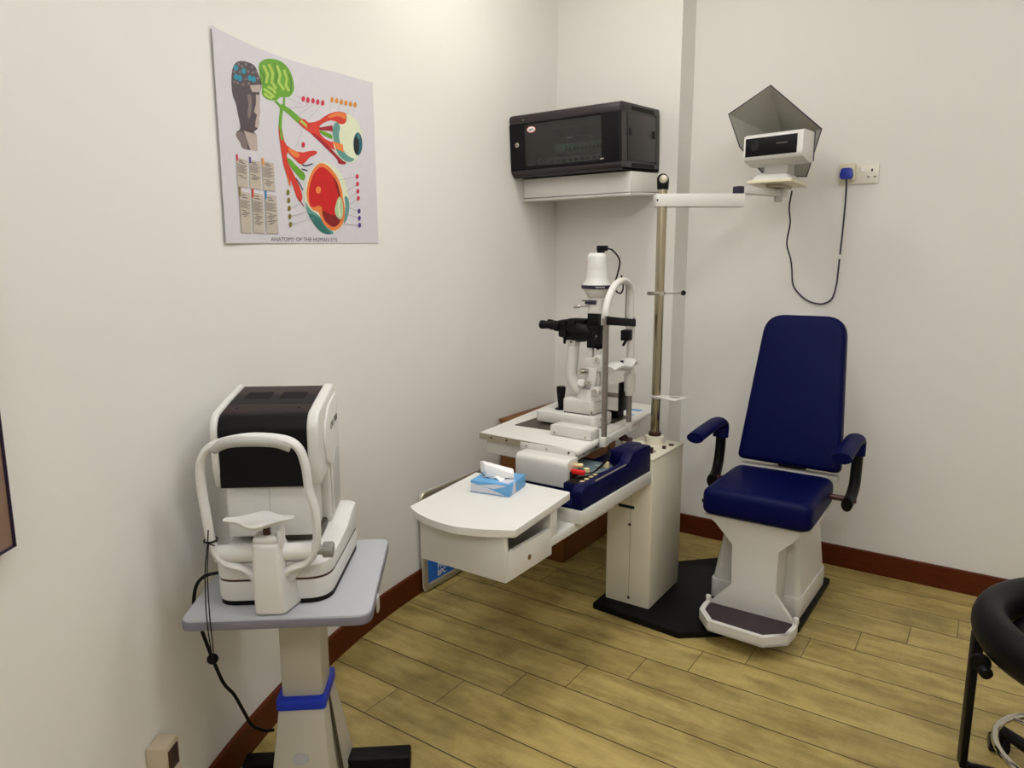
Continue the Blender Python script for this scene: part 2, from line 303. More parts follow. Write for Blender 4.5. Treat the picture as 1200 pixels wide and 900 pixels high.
POSTER = [
 ('bust', [(0.0921,0.8104),(0.0987,0.8387),(0.1081,0.8612),(0.1201,0.8781),(0.1341,0.8907),(0.1503,0.8989),(0.1679,0.9044),(0.1871,0.9071),(0.2031,0.9083),(0.2159,0.9081),(0.2269,0.9046),(0.2361,0.8978),(0.2434,0.8868),(0.2489,0.8718),(0.2554,0.8584),(0.2627,0.8465),(0.2659,0.832),(0.2647,0.8149),(0.2608,0.7992),(0.2543,0.7849),(0.2508,0.77),(0.2504,0.7545),(0.2492,0.7367),(0.2471,0.7166),(0.247,0.6996),(0.2487,0.686),(0.2468,0.6729),(0.2413,0.6604),(0.2388,0.6472),(0.2391,0.6331),(0.2369,0.6171),(0.232,0.5992),(0.2218,0.5845),(0.2063,0.573),(0.2042,0.5656),(0.2154,0.5621),(0.2203,0.5391),(0.219,0.4964),(0.2052,0.4743),(0.179,0.4728),(0.1563,0.4719),(0.137,0.4715),(0.1248,0.4791),(0.1196,0.4947),(0.1111,0.5082),(0.0994,0.5196),(0.0955,0.5311),(0.0995,0.5427),(0.1072,0.5523),(0.1188,0.56),(0.1244,0.5721),(0.124,0.5883),(0.1214,0.6068),(0.1166,0.6274),(0.1127,0.6494),(0.1098,0.6729),(0.1034,0.6928),(0.0938,0.709),(0.0889,0.737),(0.0888,0.7765)]),
 ('bust_light', [(0.1952,0.7963),(0.2631,0.8201),(0.251,0.7778),(0.2061,0.7679)]),
 ('bust_light', [(0.2283,0.7608),(0.2502,0.7664),(0.2461,0.7065),(0.2482,0.6788),(0.2386,0.6542),(0.2393,0.6261),(0.2298,0.5931),(0.2123,0.5953),(0.2171,0.6271),(0.2279,0.6602),(0.2109,0.6704),(0.2249,0.7127)]),
 ('bust_light', [(0.1435,0.5622),(0.2209,0.5592),(0.2184,0.475),(0.1757,0.4726)]),
 ('bust_mid', [(0.1171,0.5529),(0.1276,0.5566),(0.137,0.5539),(0.1452,0.5446),(0.1523,0.5288),(0.1583,0.5063),(0.1603,0.4893),(0.1585,0.4779),(0.1527,0.472),(0.1431,0.4718),(0.1352,0.4736),(0.1291,0.4774),(0.1248,0.4832),(0.1222,0.491),(0.1188,0.4981),(0.1148,0.5046),(0.1101,0.5104),(0.1046,0.5155),(0.1009,0.5209),(0.0988,0.5264),(0.0983,0.5322),(0.0995,0.5383),(0.1031,0.5438),(0.1089,0.5486)]),
 ('bust_mid', [(0.1811,0.7492),(0.1869,0.7527),(0.1918,0.7533),(0.1956,0.7508),(0.1985,0.7453),(0.2003,0.7368),(0.2012,0.7269),(0.2012,0.7155),(0.2003,0.7027),(0.1985,0.6884),(0.196,0.6747),(0.1928,0.6615),(0.189,0.6489),(0.1844,0.6368),(0.1804,0.6297),(0.1771,0.6276),(0.1743,0.6305),(0.1721,0.6383),(0.1714,0.6474),(0.1722,0.6579),(0.1744,0.6697),(0.178,0.6829),(0.1801,0.6954),(0.1805,0.7072),(0.1793,0.7182),(0.1765,0.7285),(0.1759,0.7371),(0.1774,0.7439)]),
 ('bust_mid', [(0.1169,0.8361),(0.1144,0.8302),(0.1094,0.8265),(0.1046,0.8273),(0.103,0.832),(0.1054,0.838),(0.1105,0.8416),(0.1152,0.8409)]),
 ('bust_mid', [(0.145,0.8818),(0.1426,0.8758),(0.1374,0.872),(0.1327,0.8728),(0.131,0.8775),(0.1334,0.8835),(0.1386,0.8873),(0.1433,0.8866)]),
 ('bust_mid', [(0.1634,0.8767),(0.161,0.8706),(0.1558,0.8669),(0.151,0.8676),(0.1493,0.8724),(0.1518,0.8785),(0.1569,0.8822),(0.1618,0.8815)]),
 ('bust_mid', [(0.1868,0.8946),(0.1843,0.8885),(0.1791,0.8847),(0.1743,0.8854),(0.1726,0.8902),(0.1751,0.8963),(0.1802,0.9001),(0.1851,0.8994)]),
 ('bust_mid', [(0.222,0.8943),(0.2195,0.8881),(0.2142,0.8843),(0.2093,0.8851),(0.2075,0.8899),(0.21,0.8961),(0.2153,0.8999),(0.2202,0.8992)]),
 ('bust_mid', [(0.1975,0.8652),(0.195,0.8591),(0.1898,0.8553),(0.1849,0.8561),(0.1832,0.861),(0.1857,0.8671),(0.1909,0.8708),(0.1958,0.8701)]),
 ('bust_mid', [(0.2468,0.8795),(0.2443,0.8733),(0.239,0.8695),(0.234,0.8704),(0.2323,0.8753),(0.2348,0.8815),(0.2401,0.8853),(0.2451,0.8845)]),
 ('bust_mid', [(0.2266,0.8682),(0.2241,0.862),(0.2188,0.8582),(0.2139,0.8591),(0.2121,0.864),(0.2146,0.8701),(0.2199,0.8739),(0.2249,0.8731)]),
 ('bust_mid', [(0.1817,0.8226),(0.1793,0.8165),(0.174,0.8128),(0.1692,0.8137),(0.1675,0.8186),(0.17,0.8246),(0.1751,0.8283),(0.18,0.8275)]),
 ('bust_mid', [(0.1636,0.7905),(0.1611,0.7844),(0.1559,0.7808),(0.1511,0.7817),(0.1494,0.7866),(0.1519,0.7926),(0.1571,0.7962),(0.1619,0.7954)]),
 ('bust_mid', [(0.1319,0.7872),(0.1295,0.7812),(0.1244,0.7776),(0.1196,0.7785),(0.118,0.7833),(0.1204,0.7893),(0.1255,0.7929),(0.1303,0.792)]),
 ('bust_mid', [(0.2512,0.8475),(0.2486,0.8413),(0.2433,0.8375),(0.2383,0.8384),(0.2366,0.8434),(0.2391,0.8496),(0.2444,0.8534),(0.2494,0.8525)]),
 ('bust_mid', [(0.1486,0.8455),(0.1462,0.8395),(0.1411,0.8358),(0.1363,0.8366),(0.1346,0.8414),(0.137,0.8474),(0.1422,0.8511),(0.147,0.8503)]),
 ('bust_mid', [(0.1964,0.8048),(0.194,0.7988),(0.1887,0.7951),(0.1838,0.796),(0.1821,0.8009),(0.1846,0.807),(0.1898,0.8107),(0.1947,0.8098)]),
 ('bust_mid', [(0.1133,0.7873),(0.1109,0.7814),(0.1058,0.7778),(0.1011,0.7787),(0.0994,0.7835),(0.1018,0.7894),(0.1069,0.793),(0.1116,0.7921)]),
 ('teal', [(0.1334,0.8596),(0.1304,0.85),(0.1236,0.8426),(0.1158,0.8403),(0.1099,0.8439),(0.1082,0.852),(0.1112,0.8616),(0.1179,0.8691),(0.1257,0.8714),(0.1317,0.8679)]),
 ('teal', [(0.1773,0.8593),(0.1742,0.8495),(0.1674,0.842),(0.1594,0.8397),(0.1534,0.8434),(0.1516,0.8517),(0.1547,0.8614),(0.1615,0.8689),(0.1695,0.8713),(0.1755,0.8676)]),
 ('teal', [(0.1303,0.8161),(0.1272,0.8064),(0.1205,0.7991),(0.1126,0.7969),(0.1067,0.8006),(0.105,0.8088),(0.108,0.8184),(0.1148,0.8258),(0.1226,0.8281),(0.1285,0.8244)]),
 ('teal', [(0.1522,0.817),(0.1491,0.8073),(0.1423,0.7999),(0.1345,0.7977),(0.1285,0.8015),(0.1267,0.8097),(0.1298,0.8194),(0.1366,0.8268),(0.1444,0.8291),(0.1504,0.8253)]),
 ('teal', [(0.2108,0.8362),(0.2077,0.8263),(0.2007,0.8188),(0.1927,0.8166),(0.1866,0.8204),(0.1847,0.8289),(0.1878,0.8387),(0.1948,0.8462),(0.2028,0.8485),(0.209,0.8447)]),
 ('teal', [(0.2335,0.837),(0.2304,0.8271),(0.2233,0.8195),(0.2152,0.8173),(0.209,0.8212),(0.2072,0.8297),(0.2103,0.8396),(0.2173,0.8472),(0.2254,0.8495),(0.2316,0.8456)]),
 ('green', [(0.2581,0.9223),(0.2706,0.9386),(0.2872,0.9522),(0.3077,0.9633),(0.3316,0.9713),(0.3588,0.9762),(0.3826,0.9766),(0.4029,0.9725),(0.4213,0.9634),(0.4377,0.9491),(0.4505,0.9299),(0.4595,0.9057),(0.4642,0.8817),(0.4645,0.858),(0.4598,0.8374),(0.4499,0.8201),(0.4376,0.8071),(0.4231,0.7982),(0.4053,0.7925),(0.3844,0.7898),(0.3702,0.7832),(0.3627,0.7726),(0.3502,0.7646),(0.3328,0.759),(0.314,0.7559),(0.2939,0.7553),(0.2783,0.7593),(0.2673,0.7678),(0.2632,0.7809),(0.2661,0.7984),(0.2664,0.8154),(0.2642,0.8316),(0.2612,0.8475),(0.2573,0.8631),(0.2545,0.8818),(0.2527,0.9034)]),
 ('green_light', [(0.2745,0.918),(0.2977,0.8819),(0.2847,0.8356),(0.3005,0.8373),(0.314,0.8886),(0.2893,0.9284)]),
 ('green_light', [(0.3084,0.934),(0.3288,0.8963),(0.3189,0.8477),(0.3451,0.8179),(0.3595,0.8293),(0.3352,0.855),(0.3452,0.9031),(0.3238,0.944)]),
 ('green_light', [(0.3558,0.9426),(0.3732,0.9033),(0.3623,0.8591),(0.3935,0.8244),(0.408,0.8359),(0.3787,0.8669),(0.3899,0.9096),(0.3717,0.9521)]),
 ('green_light', [(0.3993,0.9325),(0.4137,0.8912),(0.4044,0.8532),(0.4247,0.8266),(0.4397,0.8376),(0.4212,0.8601),(0.4306,0.8973),(0.4157,0.9413)]),
 ('green_light', [(0.272,0.7974),(0.3075,0.7839),(0.3333,0.7704),(0.3449,0.7837),(0.3184,0.7974),(0.2823,0.811)]),
 ('green_light', [(0.297,0.8148),(0.329,0.8066),(0.3402,0.7936),(0.3545,0.8049),(0.3404,0.82),(0.3062,0.8289)]),
 ('green_light', [(0.273,0.7758),(0.2934,0.7629),(0.3216,0.7606),(0.3282,0.7751),(0.303,0.7768),(0.2851,0.7884)]),
 ('green_dark', [(0.2576,0.8925),(0.2814,0.861),(0.272,0.82),(0.2779,0.8209),(0.2874,0.8637),(0.263,0.8966)]),
 ('green_dark', [(0.3476,0.9535),(0.358,0.9055),(0.3477,0.8514),(0.3538,0.8525),(0.3642,0.9075),(0.3537,0.9564)]),
 ('green_dark', [(0.4346,0.9205),(0.4458,0.8768),(0.4358,0.8274),(0.4421,0.8283),(0.4523,0.8788),(0.4409,0.9235)]),
 ('green', [(0.336,0.7551),(0.3719,0.7285),(0.3828,0.7389),(0.3467,0.7655)]),
 ('green', [(0.3919,0.7881),(0.3888,0.7392),(0.4014,0.7421),(0.4045,0.7911)]),
 ('green', [(0.3714,0.7362),(0.3609,0.681),(0.3539,0.6257),(0.361,0.5731),(0.3806,0.5793),(0.3735,0.6304),(0.3803,0.6838),(0.3907,0.7388)]),
 ('green', [(0.3772,0.73),(0.4309,0.7004),(0.4799,0.6683),(0.4959,0.6845),(0.4463,0.7169),(0.3919,0.7466)]),
 ('line', [(0.42,0.7929),(0.5066,0.7744),(0.5076,0.7761),(0.421,0.7946)]),
 ('line', [(0.4603,0.8189),(0.5088,0.8111),(0.5098,0.8128),(0.4612,0.8206)]),
 ('line', [(0.4171,0.7379),(0.53,0.7683),(0.5516,0.7873),(0.5504,0.7884),(0.5298,0.7699),(0.417,0.7395)]),
 ('line', [(0.4809,0.7132),(0.5782,0.7846),(0.5772,0.7858),(0.4799,0.7144)]),
 ('line', [(0.5469,0.7043),(0.6259,0.7835),(0.6245,0.7844),(0.5455,0.7052)]),
 ('line', [(0.5011,0.6342),(0.4519,0.5304),(0.4538,0.5301),(0.5029,0.634)]),
 ('line', [(0.6982,0.8112),(0.6889,0.7681),(0.691,0.7683),(0.7002,0.8114)]),
 ('line', [(0.7578,0.8088),(0.7492,0.7802),(0.7513,0.7803),(0.7599,0.8089)]),
 ('line', [(0.8187,0.8121),(0.8096,0.7738),(0.8117,0.7739),(0.8208,0.8122)]),
 ('line', [(0.8586,0.8139),(0.8458,0.7746),(0.8479,0.7746),(0.8607,0.8139)]),
 ('green', [(0.3639,0.7299),(0.419,0.7102),(0.4813,0.6737),(0.5558,0.6337),(0.577,0.6579),(0.5025,0.6974),(0.4388,0.7342),(0.3816,0.7545)]),
 ('red', [(0.4889,0.6891),(0.4935,0.6928),(0.4986,0.6956),(0.5041,0.6974),(0.51,0.6982),(0.5163,0.6981),(0.5222,0.697),(0.5277,0.6949),(0.5329,0.6918),(0.5377,0.6878),(0.5451,0.6855),(0.5551,0.685),(0.5678,0.6862),(0.5832,0.6891),(0.5955,0.6875),(0.6045,0.6812),(0.6103,0.6704),(0.6128,0.6549),(0.613,0.6422),(0.6107,0.6323),(0.606,0.6253),(0.599,0.6212),(0.5914,0.619),(0.5833,0.6187),(0.5746,0.6203),(0.5655,0.6237),(0.5568,0.6272),(0.5486,0.6308),(0.5408,0.6344),(0.5335,0.6381),(0.5256,0.6421),(0.5171,0.6466),(0.508,0.6514),(0.4984,0.6566),(0.491,0.6617),(0.486,0.6667),(0.4832,0.6716),(0.4827,0.6763),(0.4834,0.6808),(0.4855,0.6851)]),
 ('green_light', [(0.4895,0.6801),(0.5248,0.6586),(0.5562,0.6415),(0.5673,0.6541),(0.5361,0.671),(0.5009,0.6923)]),
 ('red', [(0.5449,0.6832),(0.586,0.694),(0.6211,0.7108),(0.6499,0.7339),(0.6822,0.7534),(0.718,0.7694),(0.752,0.7783),(0.7841,0.7801),(0.8013,0.7668),(0.8035,0.7384),(0.7953,0.7194),(0.7769,0.7101),(0.7589,0.7069),(0.7413,0.7097),(0.7256,0.7143),(0.7119,0.7207),(0.6907,0.7182),(0.6623,0.707),(0.6391,0.6939),(0.621,0.6789),(0.6132,0.6615),(0.6155,0.6415),(0.6266,0.6245),(0.6466,0.6102),(0.6739,0.5998),(0.7087,0.5933),(0.7366,0.5839),(0.7574,0.5718),(0.7675,0.5595),(0.7669,0.5472),(0.7488,0.5447),(0.7136,0.5519),(0.6823,0.5609),(0.6549,0.5716),(0.6311,0.5812),(0.6109,0.5897),(0.5877,0.6034),(0.5616,0.622),(0.5426,0.6429),(0.5305,0.6663)]),
 ('dark_red', [(0.5714,0.6302),(0.5864,0.6256),(0.6031,0.6179),(0.6213,0.6071),(0.6413,0.5931),(0.663,0.5758),(0.6827,0.5598),(0.7004,0.5451),(0.7161,0.5319),(0.7297,0.5201),(0.7426,0.5104),(0.7547,0.5028),(0.7662,0.4973),(0.7768,0.4941),(0.7839,0.4905),(0.7873,0.4867),(0.7871,0.4826),(0.7832,0.4783),(0.7772,0.4752),(0.769,0.4735),(0.7586,0.473),(0.7461,0.4738),(0.7372,0.4756),(0.732,0.4784),(0.7304,0.4822),(0.7324,0.487),(0.728,0.4952),(0.717,0.5067),(0.6996,0.5213),(0.6759,0.539),(0.6524,0.5568),(0.629,0.5746),(0.6059,0.5926),(0.583,0.6105),(0.5697,0.6227),(0.5658,0.6292)]),
 ('dark_red', [(0.6083,0.6649),(0.7034,0.6927),(0.7051,0.6585),(0.6179,0.6539)]),
 ('green', [(0.6239,0.6528),(0.6325,0.6521),(0.6427,0.6506),(0.6547,0.6483),(0.6685,0.6452),(0.684,0.6411),(0.6956,0.6364),(0.7032,0.6309),(0.7068,0.6248),(0.7065,0.618),(0.701,0.6145),(0.6904,0.6143),(0.6748,0.6174),(0.6543,0.6236),(0.6381,0.6295),(0.6263,0.6352),(0.6189,0.6406),(0.6158,0.6459),(0.6156,0.6497),(0.6183,0.652)]),
 ('eye_white', [(0.9088,0.6592),(0.9089,0.6203),(0.9017,0.5823),(0.8877,0.5478),(0.868,0.5195),(0.8439,0.4991),(0.8172,0.4881),(0.7897,0.487),(0.7633,0.4958),(0.7399,0.5136),(0.7209,0.5391),(0.7077,0.5705),(0.7009,0.6058),(0.7011,0.6427),(0.7081,0.6789),(0.7216,0.7121),(0.7407,0.7402),(0.764,0.7612),(0.7902,0.7738),(0.8174,0.7768),(0.8439,0.7699),(0.8678,0.7534),(0.8875,0.7282),(0.9015,0.696)]),
 ('eye_teal', [(0.7213,0.7076),(0.7259,0.7114),(0.7311,0.7131),(0.7368,0.7126),(0.7431,0.71),(0.75,0.7052),(0.754,0.6981),(0.7553,0.6885),(0.7538,0.6766),(0.7495,0.6623),(0.747,0.6479),(0.7462,0.6334),(0.7473,0.6189),(0.7501,0.6042),(0.7547,0.5897),(0.7611,0.5754),(0.7694,0.5613),(0.7795,0.5474),(0.7911,0.5363),(0.8043,0.528),(0.819,0.5226),(0.8354,0.52),(0.8443,0.5162),(0.8459,0.5112),(0.8401,0.5051),(0.827,0.4979),(0.814,0.4935),(0.8012,0.4919),(0.7885,0.4932),(0.7761,0.4972),(0.7646,0.5026),(0.7542,0.5094),(0.7447,0.5175),(0.7363,0.5271),(0.7289,0.5382),(0.7224,0.5509),(0.7169,0.5652),(0.7125,0.5811),(0.7088,0.5963),(0.7061,0.6108),(0.7042,0.6247),(0.7031,0.638),(0.7031,0.6507),(0.7042,0.6628),(0.7064,0.6743),(0.7096,0.6853),(0.7131,0.6945),(0.7171,0.7019)]),
 ('red', [(0.728,0.7598),(0.7426,0.7679),(0.7562,0.7739),(0.7688,0.7779),(0.7805,0.7798),(0.7912,0.7796),(0.7989,0.776),(0.8034,0.7689),(0.8049,0.7584),(0.8033,0.7444),(0.8001,0.7328),(0.7951,0.7235),(0.7885,0.7167),(0.7802,0.7122),(0.7718,0.7091),(0.7632,0.7076),(0.7545,0.7076),(0.7457,0.709),(0.7375,0.7124),(0.7298,0.7177),(0.7227,0.7249),(0.7161,0.7341),(0.7148,0.743),(0.7188,0.7515)]),
 ('orange', [(0.6906,0.7488),(0.7087,0.759),(0.7262,0.7669),(0.7432,0.7725),(0.7598,0.7758),(0.7759,0.7766),(0.788,0.7747),(0.7963,0.7698),(0.8006,0.7621),(0.801,0.7516),(0.798,0.7449),(0.7916,0.7422),(0.7818,0.7435),(0.7686,0.7485),(0.7552,0.7507),(0.7414,0.7499),(0.7273,0.7463),(0.7129,0.7398),(0.7004,0.7352),(0.6897,0.7324),(0.681,0.7315),(0.6741,0.7324),(0.6734,0.7355),(0.6789,0.741)]),
 ('orange', [(0.6985,0.6007),(0.7691,0.5903),(0.774,0.5451),(0.7246,0.5595)]),
 ('iris', [(0.9082,0.6137),(0.9035,0.5824),(0.8932,0.5564),(0.8794,0.541),(0.8649,0.5391),(0.8525,0.551),(0.8447,0.5743),(0.8429,0.6043),(0.8476,0.6351),(0.8578,0.6609),(0.8714,0.6765),(0.8859,0.6788),(0.8984,0.6673),(0.9064,0.644)]),
 ('black', [(0.8846,0.6009),(0.8816,0.5773),(0.8754,0.5579),(0.8671,0.5465),(0.8586,0.5454),(0.8514,0.5547),(0.8469,0.5725),(0.8462,0.5954),(0.8492,0.6188),(0.8554,0.6381),(0.8636,0.6495),(0.8721,0.6509),(0.8793,0.6417),(0.8838,0.6239)]),
 ('eye_teal', [(0.8886,0.6548),(0.8864,0.6429),(0.8819,0.6375),(0.878,0.6416),(0.8768,0.6529),(0.8791,0.6648),(0.8835,0.6702),(0.8875,0.6661)]),
 ('crimson', [(0.5304,0.8113),(0.5277,0.8014),(0.5216,0.7944),(0.5146,0.7928),(0.5092,0.7972),(0.5076,0.806),(0.5103,0.8158),(0.5164,0.8229),(0.5234,0.8245),(0.5288,0.8201)]),
 ('crimson', [(0.5604,0.8108),(0.5576,0.8009),(0.5515,0.7938),(0.5444,0.7922),(0.539,0.7967),(0.5374,0.8056),(0.5401,0.8155),(0.5462,0.8226),(0.5533,0.8242),(0.5587,0.8197)]),
 ('crimson', [(0.5935,0.8126),(0.5907,0.8026),(0.5845,0.7954),(0.5774,0.7939),(0.5719,0.7984),(0.5702,0.8074),(0.573,0.8174),(0.5791,0.8245),(0.5863,0.8262),(0.5918,0.8216)]),
 ('crimson', [(0.6247,0.8115),(0.6219,0.8014),(0.6157,0.7942),(0.6084,0.7927),(0.6029,0.7973),(0.6012,0.8063),(0.604,0.8164),(0.6102,0.8236),(0.6174,0.8252),(0.623,0.8206)]),
 ('crimson', [(0.6569,0.8122),(0.6542,0.802),(0.6479,0.7948),(0.6406,0.7932),(0.635,0.7979),(0.6333,0.807),(0.6361,0.8172),(0.6423,0.8244),(0.6496,0.826),(0.6552,0.8214)]),
 ('crimson', [(0.5154,0.5571),(0.5127,0.5473),(0.5066,0.5406),(0.4995,0.5394),(0.4942,0.5444),(0.4926,0.5534),(0.4953,0.5632),(0.5014,0.5699),(0.5084,0.5711),(0.5138,0.5662)]),
 ('amber', [(0.7203,0.8405),(0.7177,0.8306),(0.7117,0.8235),(0.7047,0.822),(0.6994,0.8267),(0.6977,0.8356),(0.7004,0.8455),(0.7063,0.8526),(0.7133,0.8541),(0.7187,0.8495)]),
 ('amber', [(0.752,0.8402),(0.7493,0.8302),(0.7433,0.8231),(0.7362,0.8216),(0.7308,0.8263),(0.7292,0.8354),(0.7318,0.8453),(0.7378,0.8524),(0.7449,0.854),(0.7503,0.8493)]),
 ('amber', [(0.7839,0.8398),(0.7812,0.8297),(0.7751,0.8226),(0.768,0.8211),(0.7626,0.8258),(0.7609,0.835),(0.7636,0.845),(0.7696,0.8522),(0.7767,0.8537),(0.7822,0.849)]),
 ('amber', [(0.8147,0.8402),(0.812,0.83),(0.8059,0.8228),(0.7987,0.8214),(0.7932,0.8262),(0.7915,0.8354),(0.7942,0.8455),(0.8003,0.8527),(0.8074,0.8542),(0.8129,0.8494)]),
 ('amber', [(0.8472,0.8408),(0.8444,0.8305),(0.8383,0.8233),(0.8311,0.8219),(0.8256,0.8267),(0.8238,0.836),(0.8265,0.8462),(0.8326,0.8534),(0.8398,0.8549),(0.8454,0.8501)]),
 ('amber', [(0.8785,0.8422),(0.8758,0.8319),(0.8696,0.8246),(0.8623,0.8232),(0.8567,0.8281),(0.855,0.8375),(0.8577,0.8477),(0.8638,0.855),(0.8711,0.8565),(0.8767,0.8516)]),
 ('red', [(0.3559,0.6271),(0.3685,0.6269),(0.3762,0.6107),(0.379,0.5786),(0.3862,0.5539),(0.398,0.5367),(0.423,0.5227),(0.4616,0.5119),(0.5015,0.513),(0.5425,0.5262),(0.5717,0.532),(0.5887,0.5301),(0.5935,0.5243),(0.5861,0.5144),(0.5719,0.5052),(0.551,0.4964),(0.5351,0.4856),(0.5242,0.4726),(0.51,0.4592),(0.4925,0.4454),(0.471,0.4483),(0.4457,0.4675),(0.4223,0.4851),(0.4006,0.5013),(0.3945,0.481),(0.4039,0.4241),(0.4004,0.3944),(0.3841,0.3925),(0.3715,0.4241),(0.3629,0.4887),(0.3563,0.5475),(0.3518,0.6007)]),
 ('orange', [(0.4326,0.5201),(0.4519,0.5147),(0.4657,0.5087),(0.474,0.5022),(0.4767,0.4951),(0.4738,0.4876),(0.4693,0.4824),(0.4634,0.4795),(0.4559,0.4788),(0.4469,0.4803),(0.4387,0.483),(0.4312,0.4868),(0.4243,0.4917),(0.4182,0.4977),(0.4133,0.5036),(0.4096,0.5092),(0.4071,0.5147),(0.4058,0.52),(0.4096,0.5227),(0.4185,0.5227)]),
 ('green', [(0.3564,0.644),(0.3596,0.5961),(0.3636,0.5587),(0.3777,0.5629),(0.3737,0.6002),(0.3705,0.6482)]),
 ('navy', [(0.4894,0.4389),(0.5175,0.4366),(0.56,0.4537),(0.5578,0.4601),(0.5171,0.4434),(0.4918,0.4458)]),
 ('navy', [(0.4846,0.4155),(0.5213,0.4112),(0.5238,0.4182),(0.4871,0.4224)]),
 ('red', [(0.3712,0.4931),(0.378,0.4812),(0.3851,0.4688),(0.3923,0.456),(0.3999,0.4427),(0.4076,0.429),(0.4161,0.414),(0.4252,0.3978),(0.435,0.3802),(0.4455,0.3614),(0.4549,0.3431),(0.4632,0.3254),(0.4703,0.3083),(0.4762,0.2919),(0.4798,0.2773),(0.481,0.2646),(0.4799,0.2539),(0.4764,0.2451),(0.4723,0.2393),(0.4677,0.2364),(0.4625,0.2364),(0.4568,0.2394),(0.4515,0.245),(0.4465,0.2531),(0.442,0.2637),(0.438,0.2768),(0.4334,0.2907),(0.4285,0.3053),(0.4231,0.3207),(0.4173,0.3367),(0.4132,0.3456),(0.4107,0.3474),(0.4098,0.3422),(0.4106,0.3298),(0.4104,0.3215),(0.4092,0.3172),(0.4069,0.317),(0.4037,0.3209),(0.3997,0.3298),(0.395,0.3437),(0.3896,0.3627),(0.3834,0.3866),(0.378,0.41),(0.3733,0.433),(0.3693,0.4556),(0.366,0.4777),(0.3652,0.4914),(0.3669,0.4965)]),
 ('orange', [(0.3971,0.3594),(0.4135,0.3148),(0.3986,0.3232),(0.3841,0.3973)]),
 ('green', [(0.3986,0.4687),(0.4053,0.468),(0.4134,0.4647),(0.4232,0.4586),(0.4344,0.4498),(0.4473,0.4383),(0.4598,0.4278),(0.472,0.4184),(0.4838,0.4102),(0.4952,0.4031),(0.5026,0.3949),(0.506,0.3855),(0.5054,0.375),(0.5008,0.3634),(0.4949,0.3569),(0.4879,0.3553),(0.4797,0.3587),(0.4704,0.367),(0.4606,0.3762),(0.4505,0.3864),(0.44,0.3974),(0.4291,0.4094),(0.4194,0.421),(0.411,0.4323),(0.4037,0.4432),(0.3977,0.4539),(0.3948,0.4616),(0.3952,0.4666)]),
 ('dark_red', [(0.4538,0.2496),(0.4831,0.2107),(0.4886,0.2141),(0.4592,0.253)]),
 ('navy', [(0.4411,0.3627),(0.4665,0.3319),(0.4842,0.2998),(0.4901,0.3028),(0.4721,0.3352),(0.4465,0.3663)]),
 ('eye_white', [(0.6313,0.4751),(0.6579,0.4728),(0.6854,0.4633),(0.7138,0.4463),(0.738,0.4243),(0.7579,0.3974),(0.7734,0.3659),(0.7845,0.3301),(0.7923,0.2919),(0.7967,0.2513),(0.7948,0.2121),(0.7864,0.1743),(0.7729,0.1421),(0.7543,0.1154),(0.7273,0.0906),(0.6919,0.0677),(0.6637,0.0554),(0.6426,0.0533),(0.6197,0.0566),(0.5952,0.0651),(0.5715,0.0834),(0.5485,0.1111),(0.5288,0.1402),(0.5124,0.1708),(0.5013,0.203),(0.4953,0.237),(0.4943,0.2712),(0.4983,0.3057),(0.5074,0.3407),(0.5214,0.3763),(0.5392,0.4074),(0.5609,0.434),(0.5832,0.4545),(0.6064,0.4689)]),
 ('eye_teal', [(0.5067,0.2275),(0.514,0.2141),(0.5233,0.2021),(0.5348,0.1915),(0.5485,0.1821),(0.5643,0.1742),(0.5796,0.1639),(0.5943,0.1512),(0.6085,0.1362),(0.6221,0.1187),(0.6353,0.1033),(0.6482,0.0901),(0.6608,0.079),(0.673,0.0701),(0.6784,0.0631),(0.6771,0.0581),(0.669,0.055),(0.6542,0.0539),(0.64,0.0541),(0.6265,0.0557),(0.6136,0.0587),(0.6013,0.063),(0.5893,0.0697),(0.5774,0.0788),(0.5657,0.0903),(0.5542,0.1042),(0.5436,0.1184),(0.5337,0.1329),(0.5247,0.1478),(0.5165,0.1631),(0.5099,0.1784),(0.5047,0.1937),(0.5011,0.209),(0.499,0.2244),(0.4993,0.2326),(0.5018,0.2336)]),
 ('eye_dark', [(0.5376,0.1689),(0.5575,0.162),(0.5754,0.1526),(0.5912,0.1409),(0.6049,0.1266),(0.6164,0.11),(0.6271,0.0957),(0.6369,0.0837),(0.6458,0.0742),(0.6538,0.0671),(0.6577,0.0614),(0.6575,0.0573),(0.6532,0.0548),(0.6447,0.0537),(0.6353,0.0541),(0.6249,0.0557),(0.6136,0.0587),(0.6013,0.063),(0.5893,0.0697),(0.5774,0.0788),(0.5657,0.0903),(0.5542,0.1042),(0.5438,0.1179),(0.5344,0.1316),(0.5261,0.1453),(0.5188,0.1589),(0.5183,0.1674),(0.5245,0.1707)]),
 ('eye_teal', [(0.7726,0.2859),(0.779,0.2845),(0.7845,0.2802),(0.7891,0.2731),(0.7928,0.2632),(0.7956,0.2503),(0.7966,0.2359),(0.7958,0.2201),(0.7933,0.2027),(0.7889,0.1838),(0.7833,0.1665),(0.7767,0.1508),(0.769,0.1368),(0.7602,0.1244),(0.7545,0.1191),(0.7518,0.1209),(0.7524,0.1297),(0.756,0.1456),(0.7591,0.1613),(0.7618,0.1768),(0.7641,0.1919),(0.7659,0.2069),(0.7669,0.2217),(0.7671,0.2365),(0.7665,0.2513),(0.7651,0.266),(0.7657,0.2766),(0.7681,0.2832)]),
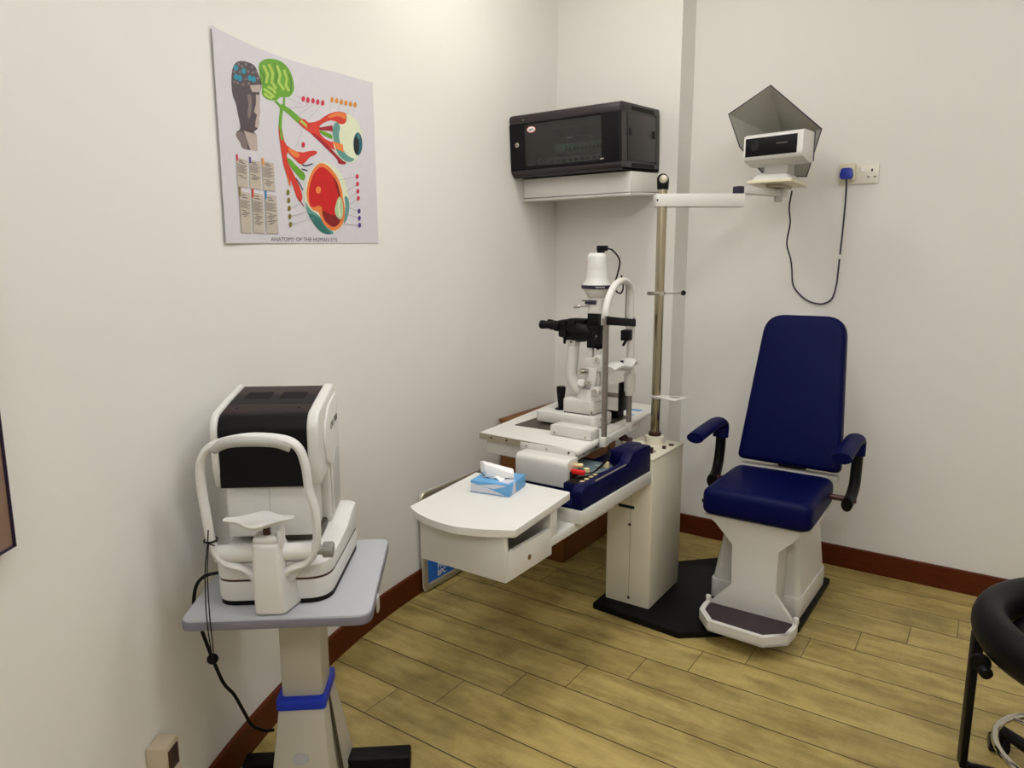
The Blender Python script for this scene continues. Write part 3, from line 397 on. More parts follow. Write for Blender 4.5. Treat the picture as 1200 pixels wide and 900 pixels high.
 ('orange', [(0.6308,0.4671),(0.6571,0.4574),(0.6841,0.4381),(0.7119,0.4089),(0.7323,0.3749),(0.7452,0.336),(0.7521,0.3055),(0.7532,0.2836),(0.7563,0.2617),(0.7617,0.2399),(0.7634,0.2104),(0.7615,0.1733),(0.7541,0.1405),(0.741,0.1122),(0.7195,0.0904),(0.6898,0.075),(0.6607,0.0772),(0.6323,0.0965),(0.6111,0.1202),(0.597,0.1482),(0.5877,0.1673),(0.5834,0.1777),(0.5691,0.1858),(0.545,0.1916),(0.5262,0.2097),(0.5127,0.2399),(0.5075,0.2722),(0.5108,0.3068),(0.5194,0.3419),(0.5335,0.3776),(0.5493,0.4077),(0.5668,0.4321),(0.5861,0.4512),(0.6072,0.465)]),
 ('deep_red', [(0.6297,0.4458),(0.6557,0.4312),(0.6806,0.4109),(0.7043,0.3848),(0.7207,0.3557),(0.7297,0.3238),(0.7356,0.2951),(0.7386,0.2697),(0.738,0.2385),(0.734,0.2015),(0.7324,0.1702),(0.7332,0.1444),(0.7213,0.1209),(0.6968,0.1),(0.6702,0.0975),(0.6416,0.113),(0.6228,0.1313),(0.6135,0.1524),(0.6077,0.1789),(0.6054,0.2108),(0.5864,0.2203),(0.551,0.2076),(0.5301,0.2151),(0.5236,0.2424),(0.5224,0.2734),(0.5265,0.3082),(0.5366,0.3453),(0.553,0.3849),(0.575,0.4167),(0.6028,0.4408)]),
 ('maroon', [(0.6284,0.1862),(0.6456,0.1781),(0.6618,0.1721),(0.6768,0.1682),(0.6907,0.1665),(0.7035,0.1671),(0.7138,0.1652),(0.7215,0.161),(0.7268,0.1543),(0.7295,0.1452),(0.7285,0.1357),(0.7237,0.1258),(0.7152,0.1156),(0.7029,0.1052),(0.6901,0.0993),(0.6768,0.0981),(0.663,0.1014),(0.6487,0.1091),(0.6369,0.1176),(0.6275,0.1267),(0.6205,0.1366),(0.6158,0.1472),(0.612,0.1573),(0.6089,0.167),(0.6066,0.1762),(0.605,0.185),(0.6081,0.1896),(0.6159,0.19)]),
 ('maroon', [(0.7013,0.3881),(0.7073,0.3815),(0.7129,0.3725),(0.7181,0.3613),(0.7229,0.3477),(0.7274,0.3318),(0.7311,0.3166),(0.7341,0.3023),(0.7364,0.2887),(0.7378,0.2761),(0.7377,0.2683),(0.736,0.2654),(0.7326,0.2675),(0.7276,0.2744),(0.7233,0.2828),(0.7196,0.2925),(0.7164,0.3036),(0.7139,0.3161),(0.7109,0.3295),(0.7074,0.3436),(0.7035,0.3586),(0.699,0.3744),(0.6972,0.3845),(0.698,0.3891)]),
 ('orange', [(0.6064,0.3116),(0.6023,0.2989),(0.5928,0.2904),(0.5816,0.2895),(0.573,0.2965),(0.5703,0.3085),(0.5744,0.3212),(0.5839,0.3297),(0.595,0.3307),(0.6037,0.3238)]),
 ('lens', [(0.7321,0.2779),(0.7373,0.2756),(0.7418,0.2692),(0.7455,0.2589),(0.7485,0.2446),(0.7508,0.2264),(0.7515,0.2089),(0.7507,0.1922),(0.7483,0.1764),(0.7443,0.1614),(0.7392,0.1511),(0.733,0.1453),(0.7257,0.1441),(0.7174,0.1475),(0.7102,0.1527),(0.7042,0.1598),(0.6993,0.1687),(0.6957,0.1795),(0.6938,0.1904),(0.6939,0.2013),(0.6958,0.2123),(0.6995,0.2234),(0.7036,0.2344),(0.7078,0.2451),(0.7123,0.2556),(0.7171,0.2659),(0.722,0.2731),(0.727,0.2771)]),
 ('eye_white', [(0.7234,0.2634),(0.7164,0.2115),(0.7223,0.16),(0.7309,0.1614),(0.725,0.2122),(0.7319,0.2635)]),
 ('line', [(0.7081,0.3733),(0.8511,0.4055),(0.8508,0.4077),(0.7078,0.3754)]),
 ('line', [(0.7734,0.3099),(0.8519,0.3571),(0.8506,0.3589),(0.7721,0.3116)]),
 ('line', [(0.7886,0.2667),(0.8517,0.3122),(0.8501,0.3138),(0.7871,0.2683)]),
 ('line', [(0.7955,0.2336),(0.854,0.2709),(0.8526,0.2726),(0.7941,0.2353)]),
 ('line', [(0.7678,0.2207),(0.8539,0.2004),(0.8548,0.2026),(0.7687,0.2229)]),
 ('line', [(0.7573,0.1832),(0.8518,0.157),(0.8528,0.1592),(0.7583,0.1853)]),
 ('line', [(0.7284,0.1154),(0.8544,0.1113),(0.8547,0.1136),(0.7287,0.1176)]),
 ('line', [(0.4066,0.1945),(0.4672,0.2239),(0.4663,0.2257),(0.4057,0.1962)]),
 ('line', [(0.4036,0.1492),(0.5082,0.1782),(0.5077,0.1802),(0.4031,0.1512)]),
 ('line', [(0.4047,0.1041),(0.5549,0.1455),(0.5543,0.1475),(0.4042,0.1061)]),
 ('crimson', [(0.8714,0.4123),(0.8689,0.4033),(0.8634,0.3973),(0.8569,0.3967),(0.8519,0.4016),(0.8503,0.4102),(0.8527,0.4192),(0.8582,0.4252),(0.8647,0.4259),(0.8698,0.421)]),
 ('crimson', [(0.8719,0.3673),(0.8694,0.3583),(0.8639,0.3523),(0.8574,0.3518),(0.8524,0.3568),(0.8508,0.3655),(0.8532,0.3745),(0.8587,0.3804),(0.8652,0.381),(0.8703,0.376)]),
 ('crimson', [(0.8724,0.3221),(0.8699,0.3131),(0.8644,0.3072),(0.8578,0.3067),(0.8528,0.3118),(0.8512,0.3205),(0.8537,0.3295),(0.8592,0.3354),(0.8657,0.336),(0.8708,0.3309)]),
 ('crimson', [(0.8739,0.2791),(0.8714,0.2701),(0.8659,0.2642),(0.8593,0.2638),(0.8543,0.269),(0.8527,0.2778),(0.8551,0.2868),(0.8607,0.2926),(0.8672,0.2931),(0.8723,0.2879)]),
 ('purple', [(0.8755,0.2002),(0.873,0.1911),(0.8674,0.1853),(0.8609,0.1851),(0.8558,0.1904),(0.8542,0.1992),(0.8567,0.2082),(0.8622,0.214),(0.8688,0.2144),(0.8738,0.2091)]),
 ('purple', [(0.8752,0.1567),(0.8727,0.1476),(0.8671,0.1418),(0.8606,0.1416),(0.8555,0.147),(0.8539,0.1559),(0.8564,0.1649),(0.862,0.1707),(0.8685,0.1709),(0.8736,0.1656)]),
 ('purple', [(0.8749,0.113),(0.8725,0.1039),(0.8669,0.0982),(0.8603,0.098),(0.8552,0.1035),(0.8536,0.1124),(0.8561,0.1215),(0.8617,0.1272),(0.8682,0.1274),(0.8733,0.1219)]),
 ('olive', [(0.3999,0.2823),(0.3975,0.2731),(0.3921,0.2671),(0.3859,0.2666),(0.3812,0.2717),(0.3798,0.2805),(0.3823,0.2897),(0.3877,0.2957),(0.3939,0.2962),(0.3986,0.2911)]),
 ('olive', [(0.4019,0.2385),(0.3994,0.2293),(0.394,0.2234),(0.3877,0.2229),(0.3831,0.2282),(0.3817,0.237),(0.3842,0.2462),(0.3896,0.2521),(0.3958,0.2526),(0.4005,0.2474)]),
 ('olive', [(0.4022,0.1937),(0.3997,0.1845),(0.3943,0.1787),(0.388,0.1783),(0.3834,0.1836),(0.382,0.1925),(0.3845,0.2017),(0.3899,0.2076),(0.3961,0.208),(0.4008,0.2027)]),
 ('olive', [(0.4033,0.1495),(0.4008,0.1403),(0.3954,0.1345),(0.3892,0.1342),(0.3845,0.1396),(0.3831,0.1486),(0.3856,0.1577),(0.391,0.1636),(0.3972,0.1639),(0.402,0.1585)]),
 ('olive', [(0.4045,0.1051),(0.402,0.0959),(0.3965,0.0901),(0.3903,0.0899),(0.3856,0.0954),(0.3842,0.1044),(0.3867,0.1136),(0.3921,0.1194),(0.3984,0.1196),(0.4031,0.1142)]),
 ('panel', [(0.0877,0.425),(0.1507,0.4156),(0.1462,0.2793),(0.0847,0.2798)]),
 ('crimson', [(0.088,0.438),(0.098,0.4364),(0.0973,0.4049),(0.0873,0.4062)]),
 ('ink', [(0.1003,0.4096),(0.1241,0.4064),(0.1258,0.4103),(0.102,0.4135)]),
 ('ink', [(0.1002,0.4011),(0.1334,0.3967),(0.135,0.4007),(0.1018,0.405)]),
 ('ink2', [(0.0895,0.3912),(0.1458,0.3844),(0.1472,0.3878),(0.0908,0.3945)]),
 ('ink2', [(0.0894,0.3854),(0.1375,0.3799),(0.1388,0.3833),(0.0907,0.3887)]),
 ('ink2', [(0.0893,0.3796),(0.1291,0.3753),(0.1304,0.3787),(0.0905,0.383)]),
 ('ink2', [(0.0892,0.3738),(0.1453,0.3681),(0.1466,0.3715),(0.0904,0.3772)]),
 ('ink2', [(0.0891,0.3681),(0.137,0.3634),(0.1382,0.3668),(0.0903,0.3714)]),
 ('ink2', [(0.089,0.3623),(0.1287,0.3587),(0.1299,0.362),(0.0901,0.3656)]),
 ('ink2', [(0.0888,0.3565),(0.1449,0.3517),(0.146,0.3551),(0.09,0.3598)]),
 ('ink2', [(0.0887,0.3507),(0.1365,0.3469),(0.1377,0.3503),(0.0898,0.3541)]),
 ('ink', [(0.0916,0.3363),(0.1194,0.3345),(0.1203,0.3373),(0.0925,0.3391)]),
 ('ink', [(0.1038,0.3284),(0.1417,0.3261),(0.1425,0.3289),(0.1046,0.3312)]),
 ('panel', [(0.1623,0.4252),(0.2283,0.4211),(0.2266,0.279),(0.1586,0.28)]),
 ('purple', [(0.1626,0.4381),(0.1731,0.4375),(0.1723,0.4058),(0.1618,0.4064)]),
 ('ink', [(0.1758,0.4108),(0.2008,0.4093),(0.2021,0.4134),(0.1771,0.4148)]),
 ('ink', [(0.1756,0.4022),(0.2107,0.4002),(0.212,0.4043),(0.1768,0.4062)]),
 ('ink2', [(0.1642,0.3915),(0.224,0.3884),(0.2251,0.3919),(0.1653,0.3949)]),
 ('ink2', [(0.1641,0.3857),(0.2152,0.3832),(0.2163,0.3867),(0.1651,0.3891)]),
 ('ink2', [(0.164,0.3799),(0.2064,0.3779),(0.2075,0.3814),(0.165,0.3833)]),
 ('ink2', [(0.1638,0.3741),(0.2238,0.3714),(0.2249,0.3749),(0.1648,0.3775)]),
 ('ink2', [(0.1637,0.3683),(0.215,0.3661),(0.216,0.3696),(0.1647,0.3718)]),
 ('ink2', [(0.1636,0.3625),(0.2062,0.3608),(0.2072,0.3643),(0.1645,0.366)]),
 ('ink', [(0.1666,0.3482),(0.1966,0.3471),(0.1974,0.35),(0.1674,0.3511)]),
 ('ink', [(0.1798,0.3405),(0.2208,0.3391),(0.2216,0.342),(0.1805,0.3434)]),
 ('ink', [(0.1729,0.3335),(0.2126,0.3322),(0.2134,0.3351),(0.1737,0.3364)]),
 ('ink', [(0.1661,0.3264),(0.2044,0.3253),(0.2051,0.3282),(0.1668,0.3293)]),
 ('panel', [(0.2383,0.4305),(0.3078,0.4287),(0.3104,0.2797),(0.2367,0.28)]),
 ('amber', [(0.2384,0.444),(0.2493,0.4437),(0.2491,0.4108),(0.2381,0.4111)]),
 ('ink', [(0.2528,0.4161),(0.2792,0.4155),(0.2804,0.4197),(0.2539,0.4203)]),
 ('ink', [(0.2527,0.4072),(0.2899,0.4063),(0.291,0.4105),(0.2539,0.4113)]),
 ('ink2', [(0.2409,0.3957),(0.3043,0.3944),(0.3052,0.398),(0.2419,0.3993)]),
 ('ink2', [(0.2409,0.3897),(0.2951,0.3886),(0.2961,0.3922),(0.2418,0.3933)]),
 ('ink2', [(0.2408,0.3837),(0.286,0.3829),(0.2869,0.3865),(0.2417,0.3873)]),
 ('ink2', [(0.2408,0.3777),(0.3046,0.3765),(0.3055,0.3801),(0.2417,0.3813)]),
 ('ink2', [(0.2408,0.3717),(0.2954,0.3708),(0.2963,0.3744),(0.2416,0.3753)]),
 ('ink2', [(0.2407,0.3657),(0.2861,0.365),(0.287,0.3686),(0.2416,0.3692)]),
 ('ink2', [(0.2407,0.3597),(0.3049,0.3587),(0.3058,0.3623),(0.2415,0.3632)]),
 ('ink2', [(0.2406,0.3537),(0.2956,0.3529),(0.2965,0.3565),(0.2415,0.3572)]),
 ('ink2', [(0.2406,0.3477),(0.2863,0.347),(0.2872,0.3506),(0.2414,0.3512)]),
 ('ink', [(0.2441,0.3329),(0.2764,0.3325),(0.2771,0.3355),(0.2448,0.3358)]),
 ('ink', [(0.2584,0.3252),(0.3026,0.3247),(0.3033,0.3277),(0.259,0.3281)]),
 ('ink', [(0.2512,0.3177),(0.294,0.3173),(0.2946,0.3203),(0.2518,0.3207)]),
 ('ink', [(0.2439,0.3102),(0.2853,0.3099),(0.2859,0.3129),(0.2446,0.3132)]),
 ('ink', [(0.2584,0.3026),(0.2766,0.3025),(0.2772,0.3054),(0.259,0.3056)]),
 ('panel', [(0.0902,0.2605),(0.1554,0.2542),(0.1497,0.0508),(0.0893,0.0536)]),
 ('olive', [(0.0903,0.2789),(0.1007,0.2779),(0.1003,0.2329),(0.0901,0.2338)]),
 ('ink', [(0.1037,0.2408),(0.1282,0.2385),(0.1294,0.2425),(0.1049,0.2448)]),
 ('ink', [(0.1036,0.2285),(0.1378,0.2254),(0.1389,0.2294),(0.1047,0.2325)]),
 ('ink2', [(0.0927,0.2134),(0.1504,0.2083),(0.1514,0.2117),(0.0937,0.2167)]),
 ('ink2', [(0.0927,0.2076),(0.1419,0.2033),(0.1428,0.2067),(0.0936,0.211)]),
 ('ink2', [(0.0927,0.2018),(0.1334,0.1984),(0.1343,0.2018),(0.0936,0.2052)]),
 ('ink2', [(0.0926,0.1961),(0.15,0.1912),(0.1509,0.1946),(0.0936,0.1994)]),
 ('ink2', [(0.0926,0.1903),(0.1415,0.1862),(0.1424,0.1897),(0.0935,0.1937)]),
 ('ink2', [(0.0926,0.1845),(0.1331,0.1812),(0.134,0.1846),(0.0935,0.1879)]),
 ('ink2', [(0.0926,0.1788),(0.1496,0.1742),(0.1504,0.1776),(0.0934,0.1821)]),
 ('ink', [(0.0957,0.1643),(0.1239,0.1622),(0.1246,0.165),(0.0964,0.1672)]),
 ('ink', [(0.1081,0.1562),(0.1465,0.1533),(0.1472,0.1561),(0.1088,0.159)]),
 ('ink', [(0.1018,0.1494),(0.1388,0.1467),(0.1394,0.1496),(0.1025,0.1523)]),
 ('ink', [(0.0956,0.1427),(0.1311,0.1401),(0.1317,0.143),(0.0962,0.1455)]),
 ('ink', [(0.1079,0.1346),(0.1234,0.1335),(0.1241,0.1363),(0.1085,0.1374)]),
 ('panel', [(0.1658,0.2619),(0.2316,0.2539),(0.2281,0.0523),(0.1624,0.054)]),
 ('red', [(0.1661,0.2805),(0.1765,0.2791),(0.1758,0.234),(0.1654,0.2351)]),
 ('ink', [(0.1792,0.2418),(0.2042,0.2389),(0.2055,0.243),(0.1805,0.2458)]),
 ('ink', [(0.179,0.2295),(0.2139,0.2257),(0.2151,0.2297),(0.1803,0.2335)]),
 ('ink2', [(0.1678,0.2144),(0.227,0.2084),(0.228,0.2119),(0.1688,0.2179)]),
 ('ink2', [(0.1677,0.2086),(0.2183,0.2036),(0.2193,0.2071),(0.1687,0.2121)]),
 ('ink2', [(0.1676,0.2028),(0.2096,0.1988),(0.2106,0.2023),(0.1686,0.2063)]),
 ('ink2', [(0.1675,0.197),(0.2267,0.1915),(0.2277,0.195),(0.1685,0.2005)]),
 ('ink2', [(0.1675,0.1912),(0.218,0.1867),(0.219,0.1902),(0.1684,0.1947)]),
 ('ink2', [(0.1674,0.1854),(0.2093,0.1818),(0.2102,0.1853),(0.1683,0.1889)]),
 ('ink2', [(0.1673,0.1796),(0.2265,0.1746),(0.2274,0.1781),(0.1682,0.1831)]),
 ('ink2', [(0.1672,0.1738),(0.2178,0.1697),(0.2186,0.1732),(0.1681,0.1773)]),
 ('ink2', [(0.1671,0.168),(0.2091,0.1647),(0.2099,0.1682),(0.168,0.1715)]),
 ('ink2', [(0.167,0.1622),(0.2262,0.1576),(0.2271,0.1612),(0.1679,0.1657)]),
 ('ink', [(0.1701,0.1477),(0.1996,0.1457),(0.2003,0.1486),(0.1708,0.1506)]),
 ('ink', [(0.1831,0.1396),(0.2233,0.1369),(0.2239,0.1398),(0.1837,0.1425)]),
 ('ink', [(0.1764,0.1328),(0.2152,0.1303),(0.2158,0.1333),(0.1771,0.1357)]),
 ('ink', [(0.1698,0.1259),(0.2072,0.1237),(0.2078,0.1266),(0.1704,0.1288)]),
 ('ink', [(0.1828,0.1179),(0.1992,0.117),(0.1997,0.1199),(0.1833,0.1208)]),
 ('ink', [(0.1761,0.111),(0.2228,0.1085),(0.2234,0.1115),(0.1767,0.1139)]),
 ('ink', [(0.1695,0.1041),(0.2148,0.1018),(0.2153,0.1048),(0.17,0.107)]),
 ('ink', [(0.1824,0.0962),(0.2067,0.0951),(0.2072,0.098),(0.1829,0.0991)]),
 ('panel', [(0.2435,0.2608),(0.3135,0.2531),(0.3145,0.0539),(0.2417,0.0525)]),
 ('blue', [(0.2437,0.2793),(0.2547,0.278),(0.2544,0.2329),(0.2433,0.2339)]),
 ('ink', [(0.2581,0.2407),(0.2847,0.238),(0.2859,0.2422),(0.2593,0.2448)]),
 ('ink', [(0.258,0.2284),(0.2953,0.225),(0.2965,0.2291),(0.2592,0.2325)]),
 ('ink2', [(0.2462,0.2132),(0.3097,0.208),(0.3106,0.2116),(0.2471,0.2168)]),
 ('ink2', [(0.2461,0.2074),(0.3004,0.2032),(0.3014,0.2068),(0.247,0.211)]),
 ('ink2', [(0.2461,0.2016),(0.2912,0.1983),(0.2921,0.2019),(0.247,0.2052)]),
 ('ink2', [(0.2461,0.1958),(0.3098,0.1913),(0.3107,0.1949),(0.2469,0.1994)]),
 ('ink2', [(0.246,0.19),(0.3005,0.1864),(0.3014,0.19),(0.2469,0.1936)]),
 ('ink2', [(0.246,0.1842),(0.2913,0.1814),(0.2921,0.185),(0.2468,0.1878)]),
 ('ink2', [(0.246,0.1784),(0.3099,0.1746),(0.3107,0.1782),(0.2467,0.182)]),
 ('ink2', [(0.2459,0.1726),(0.3006,0.1696),(0.3014,0.1732),(0.2467,0.1762)]),
 ('ink', [(0.2494,0.1582),(0.2814,0.1567),(0.282,0.1597),(0.25,0.1612)]),
 ('ink', [(0.2636,0.1504),(0.3072,0.1485),(0.3078,0.1515),(0.2641,0.1533)]),
 ('ink', [(0.2564,0.1434),(0.2986,0.1418),(0.2992,0.1448),(0.257,0.1464)]),
 ('ink', [(0.2493,0.1364),(0.29,0.1351),(0.2905,0.1381),(0.2498,0.1394)]),
 ('ink', [(0.2635,0.1288),(0.2814,0.1282),(0.2819,0.1312),(0.264,0.1317)]),
 ('ink', [(0.2563,0.1217),(0.3074,0.1204),(0.3079,0.1235),(0.2568,0.1247)]),
 ('ink', [(0.2492,0.1146),(0.2987,0.1136),(0.2992,0.1166),(0.2496,0.1176)]),
 ('ink', [(0.2634,0.1071),(0.2901,0.1067),(0.2905,0.1097),(0.2638,0.1101)]),
 ('ink', [(0.2562,0.0999),(0.2814,0.0997),(0.2818,0.1027),(0.2566,0.1029)]),
]

# ================================================================== camera
cam = bpy.data.cameras.new('camera'); co = bpy.data.objects.new('camera', cam); C.objects.link(co)
cam.sensor_width = 36; cam.lens = 36*830.883/1200; cam.clip_start = .02
yaw, pitch, roll = -.600171, .166943, -.00147
fw = Vector((math.sin(yaw)*math.cos(pitch), math.cos(yaw)*math.cos(pitch), -math.sin(pitch)))
rt = Vector((math.cos(yaw), -math.sin(yaw), 0)); up = rt.cross(fw)
r2 = rt*math.cos(roll)+up*math.sin(roll); u2 = up*math.cos(roll)-rt*math.sin(roll)
m = Matrix((r2, u2, -fw)).transposed().to_4x4(); m.translation = (0, 0, 1.5); co.matrix_world = m
bpy.context.scene.camera = co

# ================================================================== the room
H = 2.95; XC, YC, RR = 1.31, 2.6, 3.425; YB = 3.537; YR = 3.716; XR = -1.406
S0 = math.sqrt(RR**2-(.6-YC)**2)
def wx(y):
    if y >= YC: return XC-RR
    if y < .6: return XC-S0+(.6-y)*(YC-.6)/S0
    return XC-math.sqrt(RR**2-(y-YC)**2)
def wn(y):
    if y >= YC: return Vector((1, 0, 0))
    yy = max(y, .6); return Vector((math.sqrt(RR**2-(yy-YC)**2), YC-yy, 0)).normalized()
TH0 = math.asin(2/RR)
def wall_s(s, z, off=0.):       # arc length s measured from y = .6
    th = max(TH0-s/RR, 0); extra = max(s-TH0*RR, 0)
    n = Vector((math.cos(th), math.sin(th), 0))
    return Vector((XC-RR*math.cos(th), YC-RR*math.sin(th)+extra, z))+n*off
ys = [-1.7, -1., -.2]+[.3+.06*i for i in range(40)]+[2.9, 3.3, 3.9]
def ribbon(y_list, a, b, z0, z1, top=0.):
    """strip that follows the curved wall between offsets a (outer) and b (room side)"""
    q = MB(); V = []; F_ = []
    for y in y_list:
        p = Vector((wx(y), y, 0)); n = wn(y)
        V += [p+n*a+Vector((0, 0, z0)), p+n*b+Vector((0, 0, z0)), p+n*(b-top*.8)+Vector((0, 0, z1)), p+n*a+Vector((0, 0, z1))]
        if top: V[-2] = p+n*b+Vector((0, 0, z1-top)); V.append(p+n*(b-top)+Vector((0, 0, z1))); V[-2], V[-1] = V[-1], V[-2]
    k = 5 if top else 4
    for i in range(len(y_list)-1):
        for j in range(k): F_.append((i*k+j, i*k+(j+1) % k, (i+1)*k+(j+1) % k, (i+1)*k+j))
    F_.append(tuple(range(k))); F_.append(tuple(range((len(y_list)-1)*k, len(y_list)*k)))
    return q.mesh(V, F_)
q = MB(); q.box((-2.4, 2.9), (-1.9, 4.0), (-.1, 0)); struct(q.build('floor', 'floor'))
q = MB(); q.box((-2.4, 2.9), (-1.9, 4.0), (H, H+.1)); struct(q.build('ceiling', 'ceiling'))
struct(ribbon(ys, -.12, 0, 0, H).build('wall_left', 'wall'))
q = MB(); q.box((-2.3, XR), (YB, 3.95), (0, H)); struct(q.build('wall_back', 'wall'))
q = MB(); q.box((XR, 2.9), (YR, 3.95), (0, H)); struct(q.build('wall_right', 'wall'))
q = MB(); q.box((2.6, 2.72), (-1.9, YR), (0, H)); struct(q.build('wall_side', 'wall'))
q = MB(); q.box((-.6, 2.6), (-1.82, -1.7), (0, H)); struct(q.build('wall_front', 'wall'))
BH = .108
struct(ribbon([y for y in ys if y < 2.5]+[2.5, 3.0, YB-.001], -.0, .014, 0, BH, .004).build('baseboard_left', 'skirting'))
q = MB(); q.prism([(YR, 0), (YR-.014, 0), (YR-.014, BH-.004), (YR-.010, BH), (YR, BH)], XR+.016, .192, 'X'); struct(q.build('baseboard_right', 'skirting'))
q = MB(); q.box((XR, XR+.014), (YB-.014, YR), (0, BH)); q.box((-2.1, XR), (YB-.014, YB), (0, BH)); struct(q.build('baseboard_back', 'skirting'))
q = MB(); q.box((.194, .262), (YR-.016, YR), (0, BH-.004), .002); o = q.build('trim_1', mat('pale_wood', (196, 160, 124), .45, var=.12, scale=10)); struct(o)

# ================================================================== poster on the curved wall
TLp, TRp, BLp, BRp = (.7237, 2.1363), (1.6138, 2.1917), (.7226, 1.5607), (1.6189, 1.585)
def uv2w(u, v, off):
    s = (1-u)*(1-v)*BLp[0]+u*(1-v)*BRp[0]+(1-u)*v*TLp[0]+u*v*TRp[0]
    z = (1-u)*(1-v)*BLp[1]+u*(1-v)*BRp[1]+(1-u)*v*TLp[1]+u*v*TRp[1]
    z -= .022*v*math.sin(PI*min(1, u*1.35))*.4
    lift = .006*(1-u)**6                                     # the left edge stands a little off the wall
    return wall_s(s, z, off+lift)
pm = list(PC); PMI = {k: i for i, k in enumerate(pm)}
pb = MB()
def flat_poly(b2, off, mi):
    for k in range(1, 110):
        g = b2.verts[:]+b2.edges[:]+b2.faces[:]
        bmesh.ops.bisect_plane(b2, geom=g, plane_co=(k/110, 0, 0), plane_no=(1, 0, 0))
    for v in b2.verts: v.co = uv2w(v.co.x, v.co.y, off)
    for f in b2.faces: f.material_index = mi
    me = bpy.data.meshes.new('tmp'); b2.to_mesh(me); b2.free(); pb.bm.from_mesh(me); bpy.data.meshes.remove(me)
# the sheet itself, a millimetre thick
N = 40; V = []; F_ = []
for i in range(N+1):
    for v, off in ((0, .0012), (1, .0012), (1, .0026), (0, .0026)): V.append(uv2w(i/N, v, off))
for i in range(N):
    for j in range(4): F_.append((i*4+j, i*4+(j+1) % 4, (i+1)*4+(j+1) % 4, (i+1)*4+j))
F_ += [(0, 1, 2, 3), tuple(N*4+j for j in range(4))]
pb.mesh(V, F_, mi=PMI['sheet'])
for i, (c, pts) in enumerate(POSTER):
    b2 = bmesh.new(); vs = [b2.verts.new((x, y, 0)) for x, y in pts]; f = b2.faces.new(vs); f.normal_update()
    if f.normal.z < 0: f.normal_flip()
    bmesh.ops.triangulate(b2, faces=b2.faces[:]); flat_poly(b2, .0029+.000012*i, PMI[c])
tb = text_bm('ANATOMY OF THE HUMAN EYE', .1, Matrix(), 0)
bx = [min(v.co.x for v in tb.verts), max(v.co.x for v in tb.verts), min(v.co.y for v in tb.verts), max(v.co.y for v in tb.verts)]
for v in tb.verts: v.co = Vector((.268+.437*(v.co.x-bx[0])/(bx[1]-bx[0]), .011+.022*(v.co.y-bx[2])/(bx[3]-bx[2]), 0))
flat_poly(tb, .0031, PMI['title'])
po = pb.build('poster', ['ink_'+k for k in pm]); origin(po, uv2w(.5, 0, .002))
tag(po, 'white poster of the anatomy of the human eye on the curved left wall', 'poster')

# ================================================================== brown panel at the left edge of the picture
d_ = Vector((wx(.42)-wx(.5), .42-.5, 0)).normalized(); n_ = wn(.4); e_ = Vector((wx(.459), .459, 0))+n_*.0
Xp = basis(e_, -d_, (0, 0, 1))   # x toward the room end, y up
root = thing('wall_panel', 'brown framed panel on the curved wall, cut off by the left picture edge', 'panel', None, X=Matrix.Translation(Vector((e_.x, e_.y, 1.025))))
q = MB(Xp); q.box((-.5, -.003), (1.028, 1.9), (.002, .018) if Xp.to_3x3().col[2].dot(n_) > 0 else (-.018, -.002), .002); q.build('board', 'wood_panel', root)
q = MB(Xp); zz = (.001, .022) if Xp.to_3x3().col[2].dot(n_) > 0 else (-.022, -.001)
q.box((-.003, 0), (1.025, 1.91), zz, .001); q.box((-.5, -.003), (1.025, 1.028), zz, .002); q.box((-.5, -.003), (1.9, 1.91), zz, .002); q.build('frame', 'hood_edge', root)

# ================================================================== plug-in adaptor low on the left wall
p0 = Vector((wx(.757), .757, 0)); n0 = wn(.78); t0 = Vector((n0.y*-1, n0.x, 0))
Xj = Matrix((n0, t0, Vector((0, 0, 1)))).transposed().to_4x4(); Xj.translation = p0
root = thing('socket_adaptor', 'cream box-shaped socket adaptor low on the left wall under the grey table', 'adaptor', None, X=Matrix.Translation(p0+Vector((0, 0, .24))))
q = MB(Xj); q.box((.001, .050), (.0, .062), (.24, .366), .004); q.build('box', 'jack', root)
q = MB(Xj); q.box((.0495, .053), (.010, .052), (.25, .352), .001); q.build('outlet_face', 'maroon_metal', root)
q = MB(Xj); q.box((.052, .062), (.012, .048), (.262, .300), .003); q.build('plug', 'jack', root)
q = MB(Xj); q.box((.001, .012), (-.05, .11), (.19, .272), .003); q.build('wall_plate', 'socket', root)

# ================================================================== boxed ledge under the rack
root = thing('wall_ledge', 'white boxed ledge on the wall under the black rack cabinet', 'ledge', (-1.81, YB, 1.86))
q = MB(); q.prism([(YB-.001, 1.868), (3.200, 1.842), (3.200, 1.938), (YB-.001, 1.960)], -2.113, -1.505, 'X', .002); q.build('box', 'wall', root)
q = MB(); q.prism([(YB-.001, 1.851), (3.188, 1.825), (3.188, 1.838), (YB-.001, 1.864)], -2.113, -1.497, 'X', .002); q.build('bottom_board', 'white_metal', root)

